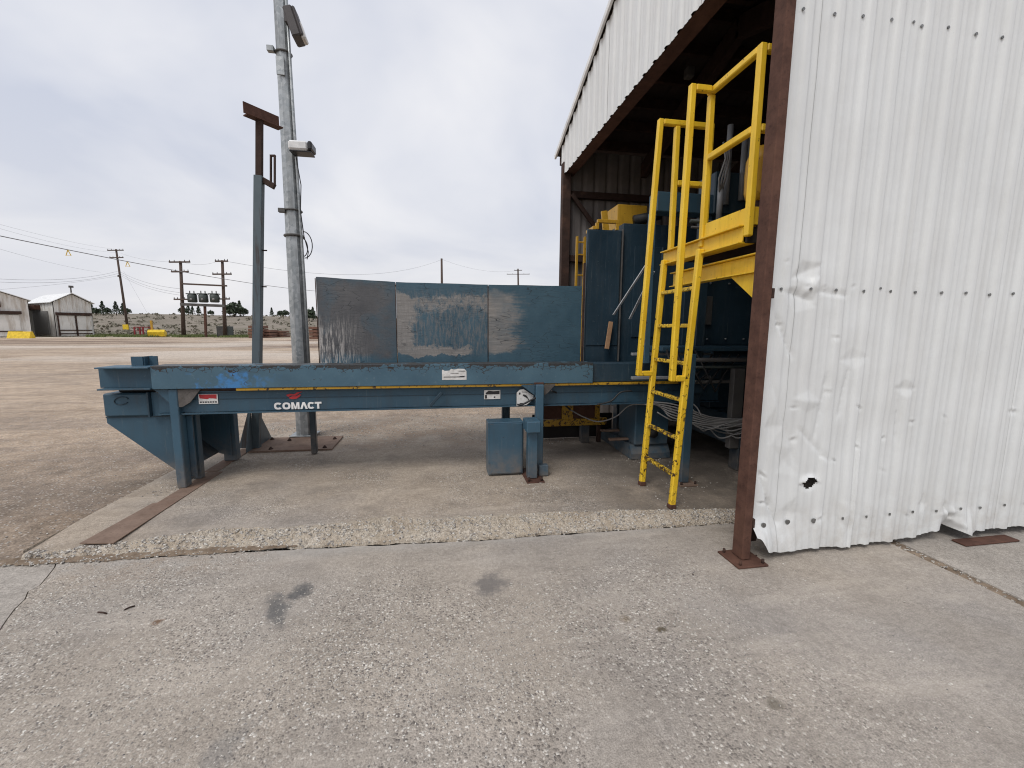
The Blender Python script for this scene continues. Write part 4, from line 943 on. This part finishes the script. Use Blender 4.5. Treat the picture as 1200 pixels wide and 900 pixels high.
box('housing_body', (2.20, 5.05, .5), (3.3, 5.85, 2.77), 'blue_dark', cb, .006)
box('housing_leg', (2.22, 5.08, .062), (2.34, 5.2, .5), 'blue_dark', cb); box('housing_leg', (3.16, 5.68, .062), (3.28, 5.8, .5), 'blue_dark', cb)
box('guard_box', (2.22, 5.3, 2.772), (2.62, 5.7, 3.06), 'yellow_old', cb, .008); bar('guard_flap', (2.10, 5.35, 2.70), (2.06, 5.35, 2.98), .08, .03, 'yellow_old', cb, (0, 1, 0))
tube('drive_shaft', [(2.42, 5.25, 2.86), (2.75, 5.2, 2.93)], .06, 'black_rubber', cb, 10)
box('access_cover', (2.35, 5.035, 1.4), (2.75, 5.048, 2.5), 'blue_dark', cb, .003)
yl = root('cat_ladder', (1.98, 6.2, PADZ), 'thin yellow ladder rails against the back wall beside the blue cabinet', 'ladder')
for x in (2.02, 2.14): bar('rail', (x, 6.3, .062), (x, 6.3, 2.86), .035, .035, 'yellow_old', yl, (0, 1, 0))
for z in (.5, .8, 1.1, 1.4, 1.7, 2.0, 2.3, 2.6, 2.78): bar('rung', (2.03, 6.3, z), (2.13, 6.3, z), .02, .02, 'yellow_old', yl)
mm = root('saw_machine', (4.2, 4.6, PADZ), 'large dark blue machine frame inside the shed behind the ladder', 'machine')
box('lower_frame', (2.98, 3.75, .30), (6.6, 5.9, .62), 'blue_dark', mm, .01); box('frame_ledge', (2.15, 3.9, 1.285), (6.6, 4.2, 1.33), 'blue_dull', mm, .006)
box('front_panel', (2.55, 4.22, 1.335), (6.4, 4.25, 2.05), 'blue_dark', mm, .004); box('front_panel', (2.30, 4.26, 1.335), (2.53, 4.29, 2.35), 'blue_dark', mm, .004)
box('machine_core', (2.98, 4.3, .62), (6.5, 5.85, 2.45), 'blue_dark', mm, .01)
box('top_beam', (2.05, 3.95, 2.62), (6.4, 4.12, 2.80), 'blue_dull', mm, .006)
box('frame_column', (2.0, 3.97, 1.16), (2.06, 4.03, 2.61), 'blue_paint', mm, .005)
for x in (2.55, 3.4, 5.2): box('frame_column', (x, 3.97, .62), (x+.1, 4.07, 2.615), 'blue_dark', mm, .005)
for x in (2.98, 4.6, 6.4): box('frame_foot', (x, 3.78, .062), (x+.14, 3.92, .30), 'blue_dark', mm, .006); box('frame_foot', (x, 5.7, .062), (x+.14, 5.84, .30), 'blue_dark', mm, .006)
for (px, py0, py1, y) in ((850, 146, 240, 3.9), (868, 160, 235, 3.9), (873, 160, 235, 3.9), (842, 215, 260, 3.85)):
    a, c_ = GY(px, py1, y), GY(px, py0, y); tube('hydraulic_cylinder', [a, (a.x, y, c_.z)], .028, 'hydraulic', mm, 10)
box('valve_block', GY(836, 250, 3.92), GY(884, 205, 3.95) + Vector((0, .25, 0)), 'blue_dark', mm, .01)
q = GY(847, 180, 3.8)
for k in range(3): tube('hydraulic_hose', [q + Vector((k*.03, 0, .1)), q + Vector((.02+k*.02, -.02, -.05)), q + Vector((-.02+k*.03, 0, -.22)), q + Vector((.04, .06, -.38))], .009, 'cable_grey', mm, 6)
for k, (y, z, r) in enumerate(((3.86, 1.20, .022), (3.84, 1.13, .014), (3.86, .98, .018), (3.86, 2.52, .02), (3.84, 2.46, .012))):
    tube('pipe_run', [(2.35, y, z), (3.1, y, z), (3.2, y+.04, z-.05), (3.2, y+.04, z-.3)], r, ('hardware', 'transformer')[k % 2], mm, 8)
box('terminal_box', (2.42, 3.88, .86), (2.62, 3.98, 1.12), 'blue_dark', mm, .008); box('terminal_box', (2.66, 4.18, 1.55), (2.86, 4.215, 1.85), 'hardware', mm, .006)
for k in range(9): tube('panel_bolt', [(2.62+k*.22, 4.22, 1.40), (2.62+k*.22, 4.205, 1.40)], .011, 'hydraulic', mm, 6); tube('panel_bolt', [(2.62+k*.22, 4.22, 1.99), (2.62+k*.22, 4.205, 1.99)], .011, 'hydraulic', mm, 6)
cc_ = GY(866, 432, 3.8); box('cable_post', (cc_.x-.06, 3.78, .30), (cc_.x+.06, 3.85, cc_.z), 'hardware', mm, .005)
for k in range(4): tube('hydraulic_hose', [(2.2+.1*k, 3.9, 1.3), (2.22+.12*k, 3.82, 1.1), (2.3+.13*k, 3.8, .98-.03*k), (2.5+.1*k, 3.84, 1.05), (2.7+.1*k, 3.9, 1.25)], .011, 'black_rubber', mm, 6)
# under-deck bits
ul = root('drive_base', (2.2, 4.35, PADZ), 'dark blue drive housing with sloped tray under the conveyor head', 'machine')
box('drive_box', (2.10, 4.30, .22), (2.50, 4.75, .74), 'blue_dull', ul, .012)
prism('drive_tray', [(4.28, .068), (4.28, .13), (4.34, .22), (5.1, .22), (5.2, .14), (5.2, .068)], 0, 2.06, 2.52, 'blue_dull', ul)
for k, (y, z) in enumerate(((4.45, .26), (4.7, .3), (4.9, .25))): bar('tie_bar', (1.86+.04*k, y, z), (2.09, y, z), .05, .025, 'dusty_plate', ul)
tube('drive_boss', [(2.30, 4.29, .36), (2.30, 4.25, .36)], .05, 'dark_void', ul, 12)
yf = root('base_frame', (1.4, 4.9, PADZ), 'faded yellow frame with rusty infill below the conveyor head', 'frame')
zl0, zl1, zu = GY(660, 499, 5).z, GY(660, 491, 5).z, GY(660, 474, 5).z
x0, xm0, xm1, x1, x2 = (GY(px, 488, 5).x for px in (630, 658, 671, 697, 702))
box('frame_bar', (x0, 4.98, zl0), (x2+.1, 5.03, zl1), 'yellow_old', yf, .004); box('frame_bar', (x0, 4.98, zu), (x2+.1, 5.03, zu+.05), 'yellow_old', yf, .004)
for a, c_ in ((x0, x0+.05), (xm0, xm1), (x1, x2)): box('frame_upright', (a, 4.975, zl1+.002), (c_, 5.025, zu-.002), 'yellow_old', yf, .004)
for a, c_ in ((x0+.052, xm0-.002), (xm1+.002, x1-.002)): box('infill_board', (a, 5.0, zl1+.003), (c_, 5.02, zu-.003), 'rusty_steel', yf, .002)
for x in (x0+.02, x2): box('frame_leg', (x, 5.04, .062), (x+.05, 5.09, zl1), 'dark_rust', yf)
box('dark_blocker', (x0, 5.3, .07), (x2+.3, 5.32, zl1), 'dark_void', yf, .003)  # added dark plate standing in for the black shade below the frame
sl_ = root('support_column', (2.24, 3.55, PADZ), 'blue square column with bolted foot behind the ladder bottom', 'column')
box('column', (2.19, 3.50, .078), (2.27, 3.58, 1.28), 'blue_dull', sl_, .006); box('foot_plate', (2.15, 3.44, .062), (2.33, 3.63, .077), 'dusty_plate', sl_, .002)
for q in ((2.17, 3.46), (2.31, 3.46)): tube('anchor_bolt', [(*q, .07), (*q, .105)], .01, 'dark_rust', sl_, 6)
# leaning offcuts
r1 = bar('steel_offcut', GY(757, 311, 4.55), GY(719, 369, 4.95), .035, .012, 'bright_steel'); tag(r1, 'long bright steel offcut leaning on the blue cabinet, upper of two', 'steel bar')
r2 = bar('steel_offcut', GY(766, 318, 4.5), GY(738, 374, 4.9), .035, .012, 'bright_steel'); tag(r2, 'shorter bright steel offcut leaning just behind the ladder, lower of two', 'steel bar')
wb = bar('wood_board', GY(711, 409, 4.93), GY(716, 377, 4.96), .055, .02, 'plywood', ref=(0, 1, 0)); tag(wb, 'short upright piece of brown board leaning on the blue cabinet', 'board')
# rails lying on the conveyor head
for k, (py, y, c_) in enumerate(((443, 4.0, 'hydraulic'), (415, 4.15, 'hydraulic'))):
    a, c2 = GY(740, py, y), GY(832, py-2, y)
    t_ = bar('flat_bar', a, (c2.x, y, a.z), .04, .03, c_); tag(t_, ('grey flat bar behind the ladder just above the yellow guide', 'pale flat bar resting on the machine ledge behind the ladder')[k], 'steel bar')
# cables
cbn = root('cable_bundle', (2.4, 3.75, .75), 'bundle of grey cables sagging behind the ladder into the shed', 'cables')
def cab(name, pts, r, y0, y1, par, mat='cable_grey'):
    n = len(pts); P = [GY(p[0], p[1], y0+(y1-y0)*i/(n-1)) for i, p in enumerate(pts)]
    Q = []
    for i in range(n-1):
        for t in np.linspace(0, 1, 6, endpoint=False):
            p0, p1, p2, p3 = P[max(i-1, 0)], P[i], P[i+1], P[min(i+2, n-1)]
            Q.append(.5*((2*p1)+(p2-p0)*t+(2*p0-5*p1+4*p2-p3)*t*t+(3*p1-p0-3*p2+p3)*t**3))
    Q.append(P[-1]); return tube(name, Q, r, mat, par, 6)
for k in range(6):
    cab('cable', [(762+k*3, 471+k*1.5), (785, 473+k*3), (806, 479+k*3), (830, 488+k*2), (855, 491+k*1.6), (884, 491+k*1.8)], .008, 4.0, 3.7, cbn)
for k in range(5): cab('cable', [(775+k*9, 474+3*k), (800+k*6, 489+k*4), (826+k*4, 503-k*2), (850+k*3, 497+k*4), (884, 487+k*5)], .006+.001*(k % 3), 3.98, 3.65, cbn)
cab('cable', [(770, 483), (790, 493), (815, 490), (830, 501), (843, 513), (858, 510), (884, 498)], .008, 4.0, 3.7, cbn); cab('cable', [(812, 480), (820, 490), (835, 503), (860, 509), (884, 508)], .007, 3.9, 3.75, cbn)
cab('cable', [(808, 470), (817, 478), (822, 488)], .007, 3.9, 3.8, cbn)
hs1 = root('cable_run', (1.6, 4.05, .7), 'grey and black cables looping under the lower conveyor beam', 'cables')
cab('cable', [(668, 480), (685, 489), (702, 494), (722, 488), (738, 475), (760, 474), (775, 474)], .008, 4.5, 4.0, hs1); cab('cable', [(646, 458), (655, 462), (660, 472), (668, 480)], .010, 4.02, 4.5, hs1, 'black_rubber'); cab('cable', [(700, 474), (716, 470), (727, 460), (740, 458)], .009, 4.03, 4.03, hs1, 'black_rubber')
cab('cable', [(606, 474), (612, 474), (622, 469), (628, 466)], .010, 4.02, 4.0, hs1, 'black_rubber')

# ------------------------------------------------------------------ background
FZ = .33
def FG(px, py=390.5): 
    p = GZ(px, py, FZ-.02); return Vector((p.x, p.y, float(yard_z(p.x, p.y))))
def FGd(px, y, z0=None):
    p = GY(px, 390, y); return Vector((p.x, y, float(yard_z(p.x, y))))
def UPz(px, py, p):   # height on the vertical through ground point p at pixel row py
    d = ray(px, py); return H_ + d.z*(p.y/d.y)
def catenary(name, a, c_, sag, label, r=.018, mat='wire', n=24, grp=None):
    a, c_ = Vector(a), Vector(c_)
    pts = [a.lerp(c_, t) - Vector((0, 0, sag*4*t*(1-t))) for t in np.linspace(0, 1, n)]
    o = tube(name, pts, r, mat, None, 5); tag(o, label, 'wire', grp or 'overhead wires'); return o
def upole(name, pb, ptop, label, arms, r=.16, group='utility poles'):
    o = root(name, pb, label, 'utility pole', group); pb, ptop = Vector(pb), Vector(ptop)
    tube('pole_shaft', [pb, pb.lerp(ptop, .5), ptop], [r*1.25, r, r*.8], 'pole_wood', o, 8)
    ax = Vector((math.cos(.25), math.sin(.25)*-1, 0))
    for (t, L) in arms:
        c_ = pb.lerp(ptop, t); a = bar('crossarm', c_ - ax*L/2 + Vector((0, -.18, 0)), c_ + ax*L/2 + Vector((0, -.18, 0)), .14, .14, 'pole_wood', o)
        for s_ in (-.48, -.25, .25, .48):
            q = c_ + ax*L*s_ + Vector((0, -.18, .07)); tube('insulator', [q, q + Vector((0, 0, .15))], [.04, .03], 'hardware', a, 6)
    return o
pb = FG(150.5); pt = Vector((GY(136, 292, pb.y).x, pb.y, UPz(136, 292, pb)))
up1 = upole('utility_pole', pb, pt, 'leaning wooden utility pole with yellow box at its foot', ((.985, 2.7), (.90, 2.3), (.68, .5)))
box('marker_box', pb + Vector((-.55, -.3, .55)), pb + Vector((.25, -.18, 1.35)), 'far_yellow', up1, .02)
hp = []
for (x0, x1, ytop, lb_) in ((215, 211.5, 306, 'wooden pole carrying the left end of the transformer rack'), (263.5, 260.5, 305, 'wooden pole carrying the right end of the transformer rack')):
    p = FG(x0, 390.2); p.y = 50.5 if not hp else hp[0][0].y; p = FGd(x0, p.y); t_ = Vector((GY(x1, ytop, p.y).x, p.y, UPz(x1, ytop, p)))
    upole('utility_pole', p, t_, lb_, ((.985, 2.3), (.86, 1.9), (.5, 1.6)) if x0 < 230 else ((.985, 1.4), (.82, 2.1), (.5, 1.5)), .17); hp.append((p, t_))
tk = root('transformer_rack', (hp[0][0]+hp[1][0])/2, 'steel rack between two poles holding three dark transformers', 'rack')
ya = hp[0][0].y
def HP(px, py, dy=0.): return GY(px, py, ya+dy)
bar('rack_beam', HP(211.5, 356.5, -.28), HP(263, 358.5, -.28), .2, .28, 'hardware', tk); bar('rack_beam', HP(212.5, 332.5, -.28), HP(266, 335, -.28), .14, .16, 'pole_wood', tk)
m_ = FGd(241, ya-.1); bar('rack_post', m_, HP(240, 357, -.1), .2, .2, 'rusty_steel', tk, (0, 1, 0))
for (x, lab) in ((226, 'left'), (239, 'middle'), (252, 'right')):
    c_ = HP(x, 356, -.25); z0 = c_.z+.14; t_ = root('transformer', (c_.x, c_.y, z0), 'dark round transformer on the rack, %s one of three' % lab, 'transformer', 'pole transformers')
    tube('tank', [(c_.x, c_.y, z0), (c_.x, c_.y, z0+.08), (c_.x, c_.y, z0+.75), (c_.x, c_.y, z0+.82)], [.36, .44, .44, .34], 'transformer', t_, 14); box('lid', (c_.x-.46, c_.y-.3, z0+.83), (c_.x+.46, c_.y+.3, z0+.93), 'transformer', t_, .02)
    for s_ in (-.2, .2): tube('bushing', [(c_.x+s_, c_.y, z0+.93), (c_.x+s_, c_.y, z0+1.2)], .05, 'hardware', t_, 6)
    tube('gauge', [(c_.x+.1, c_.y-.44, z0+.3), (c_.x+.1, c_.y-.5, z0+.3)], .12, 'cable_grey', t_, 8)
p = FGd(261, ya+1.2); c_ = root('switch_cabinet', p, 'dark cabinet at the foot of the right rack pole', 'cabinet'); w0, w1 = GY(254, 385, p.y).x, GY(268, 385, p.y).x
box('cabinet_body', (w0, p.y-.1, p.z-.05), (w1, p.y+1.1, p.z+1.15), 'transformer', c_, .02); box('cabinet_door', ((w0+w1)/2-.5, p.y-.14, p.z+.1), ((w0+w1)/2+.5, p.y-.102, p.z+1.05), 'hardware', c_, .01)
# two far poles behind the conveyor
for (px, y, ytop, arms, lb_) in ((518.5, 95, 303, (), 'bare far wooden pole above the middle back panel'), (608, 120, 315, ((.97, 2.2), (.90, 6.4)), 'far wooden pole with crossarm above the right back panel')):
    p = FGd(px, y); t_ = Vector((GY(px-1, ytop, y).x, y, UPz(px, ytop, p))); upole('utility_pole', p, t_, lb_, arms, .26)
# wires
AP = lambda px, py, y: GY(px, py, y)
WA, WB, WS = AP(-60, 264, 22), AP(430, 342, 85), 1.0
catenary('power_line', WA, WB, WS, 'thick dark wire crossing from the left edge down towards the panels', .022)
for k, (a, c_, s_, r, lb_) in enumerate((
    ((-40, 252, 40), (134, 292, pb.y), .3, .012, 'faint top wire from left edge to the leaning pole'),
    ((-40, 256, 40), (138, 296, pb.y), .5, .012, 'faint second wire from left edge to the leaning pole'),
    ((-30, 283, 40), (118, 319, pb.y), .3, .014, 'faint wire falling left of the leaning pole towards its middle'),
    ((-40, 324, 46), (139, 317.5, pb.y), .75, .022, 'upper wire of the sagging bundle left of the leaning pole'),
    ((-40, 328, 46), (140, 320, pb.y), .75, .022, 'middle wire of the sagging bundle left of the leaning pole'),
    ((-40, 342, 46), (140, 323, pb.y), .25, .016, 'lowest wire of the sagging bundle left of the leaning pole'),
    ((140, 318, pb.y), (212, 338.5, ya), .45, .022, 'upper of three wires sagging from leaning pole to rack'),
    ((140, 320, pb.y), (212, 343, ya), .5, .022, 'middle of three wires sagging from leaning pole to rack'),
    ((140, 322, pb.y), (212, 346, ya), .5, .02, 'lowest of three wires sagging from leaning pole to rack'),
    ((142, 297, pb.y), (205, 307, ya), .3, .014, 'thin wire between tops of leaning pole and left rack pole'),
    ((217, 308, ya), (258, 305, ya), .3, .014, 'thin wire joining tops of the two rack poles'),
    ((264, 306, ya), (518, 304, 95), 2.2, .022, 'long faint wire from the rack to the bare far pole'),
    ((518, 304, 95), (606, 317, 120), 1.2, .022, 'faint wire from bare far pole to far crossarm pole'),
    ((145, 318, pb.y), (172, 366, 62), .0, .014, 'thin guy wire slanting right from the leaning pole'))):
    catenary('power_line', AP(*a), AP(*c_), s_, lb_, r*.62)
for k, (px, py, lb_) in enumerate(((79, 296, 'yellow marker hanging on the thick wire left of the pole'), (148, 311, 'pale yellow marker on the thick wire right of the pole'))):
    t_ = min(np.linspace(0, 1, 400), key=lambda t: abs(600 + F_*((WA.lerp(WB, t)-EYE).dot(rt))/((WA.lerp(WB, t)-EYE).dot(fw)) - px)); p = WA.lerp(WB, t_) - Vector((0, 0, WS*4*t_*(1-t_))); g = Geo(); g.add(*tubegeo([p, p + Vector((.12, 0, -.3)), p + Vector((-.12, 0, -.3)), p], .022, 5)); tag(g.build('line_marker', 'far_yellow'), lb_, 'marker', 'wire markers')

# far sheds
def far_shed(name, c0, w, d, he, hr, yaw, label):
    o = root(name, c0, label, 'shed', 'old sheds across the yard'); c0 = Vector(c0); R = Matrix.Rotation(yaw, 3, 'Z')
    def T_(p): return tuple(c0 + R @ Vector(p))
    def rv(n, L): return [(.03 if (i % 2) else 0.) for i in range(n)]
    # local: front face on y=0 from x=0..w, depth +y
    def wall(nm, P, n):  # P(t) base xy, top z func
        v = []; f = []
        for i in range(n+1):
            t = i/n; (x, y, nx, ny, zt) = P(t); o_ = .05*(1 if i % 4 in (0, 1) else 0)
            v += [T_((x+nx*o_, y+ny*o_, -.1)), T_((x+nx*o_, y+ny*o_, zt))]
        f = [(2*i, 2*i+2, 2*i+3, 2*i+1) for i in range(n)]
        mesh(nm, v, f, 'old_cladding', o)
    gz_ = lambda x: he + (hr-he)*(1-abs(x-w/2)/(w/2))
    wall('front_wall', lambda t: (w*t, 0, 0, -1, gz_(w*t)), 44); wall('rear_wall', lambda t: (w*t, d, 0, 1, gz_(w*t)), 20)
    wall('side_wall', lambda t: (0, d*t, -1, 0, he), 36); wall('side_wall', lambda t: (w, d*t, 1, 0, he), 36)
    for s_ in (0, 1):
        xe = -.25 if s_ == 0 else w+.25
        v = [T_((w/2, -.3, hr+.08)), T_((xe, -.3, he-.05)), T_((xe, d+.3, he-.05)), T_((w/2, d+.3, hr+.08))]; v2 = [(x, y, z+.06) for x, y, z in v]
        fixn(mesh('roof', v+v2, [(0, 1, 2, 3), (7, 6, 5, 4), (0, 4, 5, 1), (1, 5, 6, 2), (2, 6, 7, 3), (3, 7, 4, 0)], 'white_paint', o))
    return o, T_, R
def lbox(nm, T_, lo, hi, mat, par):
    v, f = boxgeo(lo, hi, 0); return mesh(nm, [T_(p) for p in v], f, mat, par)
ys_ = 50.
cB = FGd(66.5, ys_); cK = FGd(36, ys_+5.); dk_ = (cK-cB); yawB = math.atan2(dk_.y, dk_.x) - math.pi/2; dB = math.hypot(dk_.x, dk_.y)
def pxof(p): d = Vector(p)-EYE; return 600 + F_*d.dot(rt)/d.dot(fw)
wB = min(np.linspace(2, 14, 241), key=lambda w: abs(pxof(cB + Vector((math.cos(yawB)*w, math.sin(yawB)*w, 0))) - 110.5))
heB = UPz(62, 354, cB)-cB.z; hrB = UPz(83, 347.5, FGd(86, ys_))-cB.z
oB, TB, _ = far_shed('old_shed', cB, wB, dB, heB, hrB+.3, yawB, 'weathered grey corrugated shed with double doors beside the leaning pole')
hd_ = heB*.62
for a, c_ in ((.04, .5), (.51, .94)):
    dr = lbox('door', TB, (wB*a, -.16, .1), (wB*c_, -.10, hd_), 'old_cladding', oB)
    for z in (.25, hd_*.28): lbox('door_rail', TB, (wB*a, -.22, z), (wB*c_, -.165, z+.1), 'dark_rust', dr)
    lbox('door_stile', TB, (wB*a, -.22, .1), (wB*a+.12, -.165, hd_), 'dark_rust', dr)
lbox('door_track', TB, (wB*.02, -.3, hd_+.03), (wB*.97, -.06, hd_+.3), 'dark_rust', oB)
q = Vector(TB((wB*.5, -.1, hrB+.3))); tube('vent_pipe', [q, q + Vector((0, 0, .7))], .06, 'hardware', oB, 6); lbox('vent_cap', TB, (wB*.5-.12, -.2, hrB+.95), (wB*.5+.2, .05, hrB+1.15), 'hardware', oB)
lbox('side_awning', TB, (-.5, dB*.45, heB*.80), (-.06, dB*.95, heB*.93), 'rusty_steel', oB); lbox('side_panel', TB, (-.12, dB*.2, .2), (-.055, dB*.75, heB*.75), 'cable_grey', oB)
cA2 = FGd(37, ys_-2.2); yawA = math.atan2(cA2.y, cA2.x) - math.pi/2 + .06; wA = 9.2; cA = cA2 - Vector((math.cos(yawA)*wA, math.sin(yawA)*wA, 0)); cA.z = cA2.z
heA = UPz(32, 352, cA2)-cA2.z
oA, TA, _ = far_shed('old_shed', cA, wA, 9., heA, heA+1.9, yawA, 'weathered corrugated shed with rust streaks at the left edge')
lbox('door', TA, (wA*.62, -.16, .1), (wA*.93, -.10, heA*.6), 'old_cladding', oA); lbox('door_track', TA, (wA*.45, -.3, heA*.62), (wA*.95, -.06, heA*.70), 'dark_rust', oA)
lbox('door', TA, (wA*.40, -.2, .1), (wA*.553, -.11, heA*.42), 'door_red', oA); lbox('door_post', TA, (wA*.585, -.24, .0), (wA*.61, -.12, heA*.6), 'dark_void', oA)
lbox('gutter', TA, (wA*.3, -.3, heA*.8), (wA*.82, -.08, heA*.95), 'rusty_steel', oA); lbox('door_rail', TA, (wA*.60, -.22, .5), (wA*.94, -.165, .6), 'dark_rust', oA)
a, c_ = FGd(10.5, 44.3), FGd(37, 44.3)
v, f = prismgeo([(44.0, 0), (44.65, 0), (44.55, .28), (44.42, .62), (44.23, .62), (44.1, .28)], 0, a.x, c_.x)
v = [(x, y, z+a.z-.02) for x, y, z in v]; br_ = fixn(mesh('traffic_barrier', v, f, 'far_yellow')); tag(br_, 'bright yellow concrete barrier in front of the left shed', 'barrier')
# red rack and yellow scoop by the pole
p0, p1 = FGd(158, 51.5), FGd(177, 52.2); rr_ = root('pipe_rack', (p0+p1)/2, 'low red pipe rack right of the leaning pole', 'rack')
for t in (0, .33, .52, 1): q = p0.lerp(p1, t); bar('rack_post', q, q + Vector((0, 0, 1.0)), .12, .12, 'far_red', rr_, (0, 1, 0))
bar('rack_rail', p0 + Vector((0, 0, 1.0)), p1 + Vector((0, 0, 1.0)), .1, .1, 'far_red', rr_); bar('rack_rail', p0 + Vector((0, 0, .6)), p0.lerp(p1, .52) + Vector((0, 0, .6)), .08, .08, 'far_red', rr_)
q = FGd(185, 50.8); sc_ = root('yellow_scoop', q, 'yellow bucket shaped scoop with raised arm on the grass', 'scoop')
g = Geo(); R3 = Matrix.Rotation(.3, 3, 'Z')
v, f = prismgeo([(-.45, .05), (.35, 0.), (.55, .35), (.3, .55), (-.25, .75), (-.55, .5)], 0, -.75, .65); mesh('bucket', [tuple(q + R3 @ Vector(p)) for p in v], f, 'far_yellow', sc_)
bar('arm', q + Vector((-.5, 0, .6)), GY(177, 375.5, 50.8), .16, .16, 'yellow_old', sc_, (0, 1, 0))
# lumber stacks
for k, (pxa, pxb, y, h, lb_) in enumerate(((290, 305, 47, 1.3, 'dark brown lumber stack seen between the two poles, taller one'), (305, 317, 48, .85, 'low brown lumber stack right of the taller one'), (317, 332, 50, .75, 'low greenish brown lumber stack left of the big pole'), (361, 377, 44, 1.25, 'dark lumber stack between big pole and back panels'))):
    a, c_ = FGd(pxa, y), FGd(pxb, y); o = root('lumber_stack', (a+c_)/2, lb_, 'lumber', 'lumber stacks across the yard'); nb = 4 if h > 1 else 3
    for j in range(nb):
        z = a.z + j*h/nb; box('board_bundle', (a.x+random.uniform(0, .1), y, z), (c_.x-random.uniform(0, .1), y+2.2, z+h/nb-.06), 'lumber', o, .02)
        if j: box('sticker_strip', (a.x+.4, y-.02, z-.058), (a.x+.5, y+2.2, z-.002), 'dark_rust', o, 0)
        if j: box('sticker_strip', (c_.x-.5, y-.02, z-.058), (c_.x-.4, y+2.2, z-.002), 'dark_rust', o, 0)

# ridge trees
def crown(kind, h, r, n, rng):
    g = Geo()
    for k in range(n):
        t = rng.random()**.8
        if kind == 'c': rr = r*(1-t)**.85*(.35+.65*rng.random()**.5)*(1+.25*math.sin(t*22)); z = h*(.12+.9*t)
        else:
            u = rng.random()*6.28; t2 = rng.random()**.4; rr = r*t2*math.sin(math.acos(1-rng.random())); z = h*(.35+.6*rng.random())*(1-.35*rr/r)
        a = rng.random()*6.28; c_ = Vector((rr*math.cos(a), rr*math.sin(a), z)); s_ = r*(.13+.14*rng.random())
        d1 = Vector((rng.gauss(0, 1), rng.gauss(0, 1), rng.gauss(0, .6))).normalized()*s_; d2 = Vector((rng.gauss(0, 1), rng.gauss(0, 1), rng.gauss(0, .6))).normalized()*s_
        g.add([c_-d1, c_+d2, c_+d1, c_-d2*.6], [(0, 1, 2), (0, 2, 3)])
    return g
rg = random.Random(3)
TREES = [(110, 165, 4.2, 'c'), (116, 160, 2.6, 'b'), (123.5, 150, 4.4, 'c'), (128.5, 165, 2.6, 'b'), (139, 150, 4.3, 'c'), (147, 155, 3.9, 'c'), (152, 170, 2.4, 'b'), (217, 165, 3.0, 'b'), (223, 160, 3.9, 'c'), (228, 170, 3.2, 'c'), (235, 160, 3.6, 'c'),
         (249, 170, 2.2, 'b'), (271, 150, 4.2, 'b'), (276, 148, 5.2, 'b'), (283, 152, 5.0, 'c'), (287, 155, 3.2, 'b'), (320, 165, 3.2, 'c'), (330, 165, 2.6, 'b'), (336, 160, 2.8, 'b'), (363, 120, 3.8, 'b'), (368, 125, 3.6, 'c')]
REF = {pxv: '' for pxv in ()}
for k, (px, y, h, kd) in enumerate(TREES):
    p = FGd(px, y); p.z -= .15
    side = 'left of the leaning pole' if px < 145 else 'right of the leaning pole' if px < 190 else 'behind the transformer rack' if px < 262 else 'between rack and slim post' if px < 297 else 'between slim post and big pole' if px < 345 else 'between big pole and back panels'
    same = [t for t in TREES if (t[0] < 145) == (px < 145) and t[3] == kd and (side == ('left of the leaning pole' if t[0] < 145 else 'right of the leaning pole' if t[0] < 190 else 'behind the transformer rack' if t[0] < 262 else 'between rack and slim post' if t[0] < 297 else 'between slim post and big pole' if t[0] < 345 else 'between big pole and back panels'))]
    i = [t[0] for t in same].index(px); ordn = '' if len(same) == 1 else ', %s from left' % ('first', 'second', 'third', 'fourth', 'fifth')[i]
    o = root('ridge_tree' if kd == 'c' else 'ridge_shrub', p, ('dark conifer on the ridge ' if kd == 'c' else 'dark bushy tree on the ridge ') + side + ordn, 'tree', 'trees on the ridge')
    tube('trunk', [p, p + Vector((0, 0, h*.5)), p + Vector((0, 0, h*.95 if kd == 'c' else h*.6))], [.14, .1, .03], 'pole_wood', o, 5)
    g = crown(kd, h, h*.27 if kd == 'c' else h*.48, 420, rg); mesh('crown', [tuple(Vector(v)+p) for v in g.v], g.f, 'leaf', o)
# sagebrush on the slope and a grass verge along the yard
G = Geo()
for k in range(900):
    y = 64 + 110*random.random()**1.3; x = -y*random.uniform(.25, 1.15); z = float(yard_z(x, y)); s_ = random.uniform(.25, .8)
    for j in range(7):
        c_ = Vector((x+random.gauss(0, s_*.5), y+random.gauss(0, s_*.5), z+s_*random.uniform(.1, .6))); d1 = Vector((random.gauss(0, 1), random.gauss(0, 1), random.gauss(0, .7))).normalized()*s_*.4; d2 = Vector((random.gauss(0, 1), random.gauss(0, 1), random.gauss(0, .7))).normalized()*s_*.4
        G.add([c_-d1, c_+d2, c_+d1, c_-d2], [(0, 1, 2), (0, 2, 3)])
tag(G.build('sagebrush', 'sage'), 'grey green sagebrush scattered over the far slope', 'shrubs', kind='stuff')
G = Geo()
for k in range(9000):
    px = random.uniform(100, 300); y = random.triangular(48.2, 60, 49.5); p = FGd(px, y)
    if mn.noise((p.x*.4, p.y*.4, 0)) < -.15: continue
    h = random.uniform(.08, .3); a = random.random()*6.28; w = .05
    G.add([(p.x-w*math.cos(a), p.y-w*math.sin(a), p.z), (p.x+w*math.cos(a), p.y+w*math.sin(a), p.z), (p.x+random.gauss(0, .08), p.y, p.z+h)], [(0, 1, 2)])
tag(G.build('grass_verge', 'grass_blade'), 'strip of grass along the far edge of the yard', 'grass', kind='stuff')
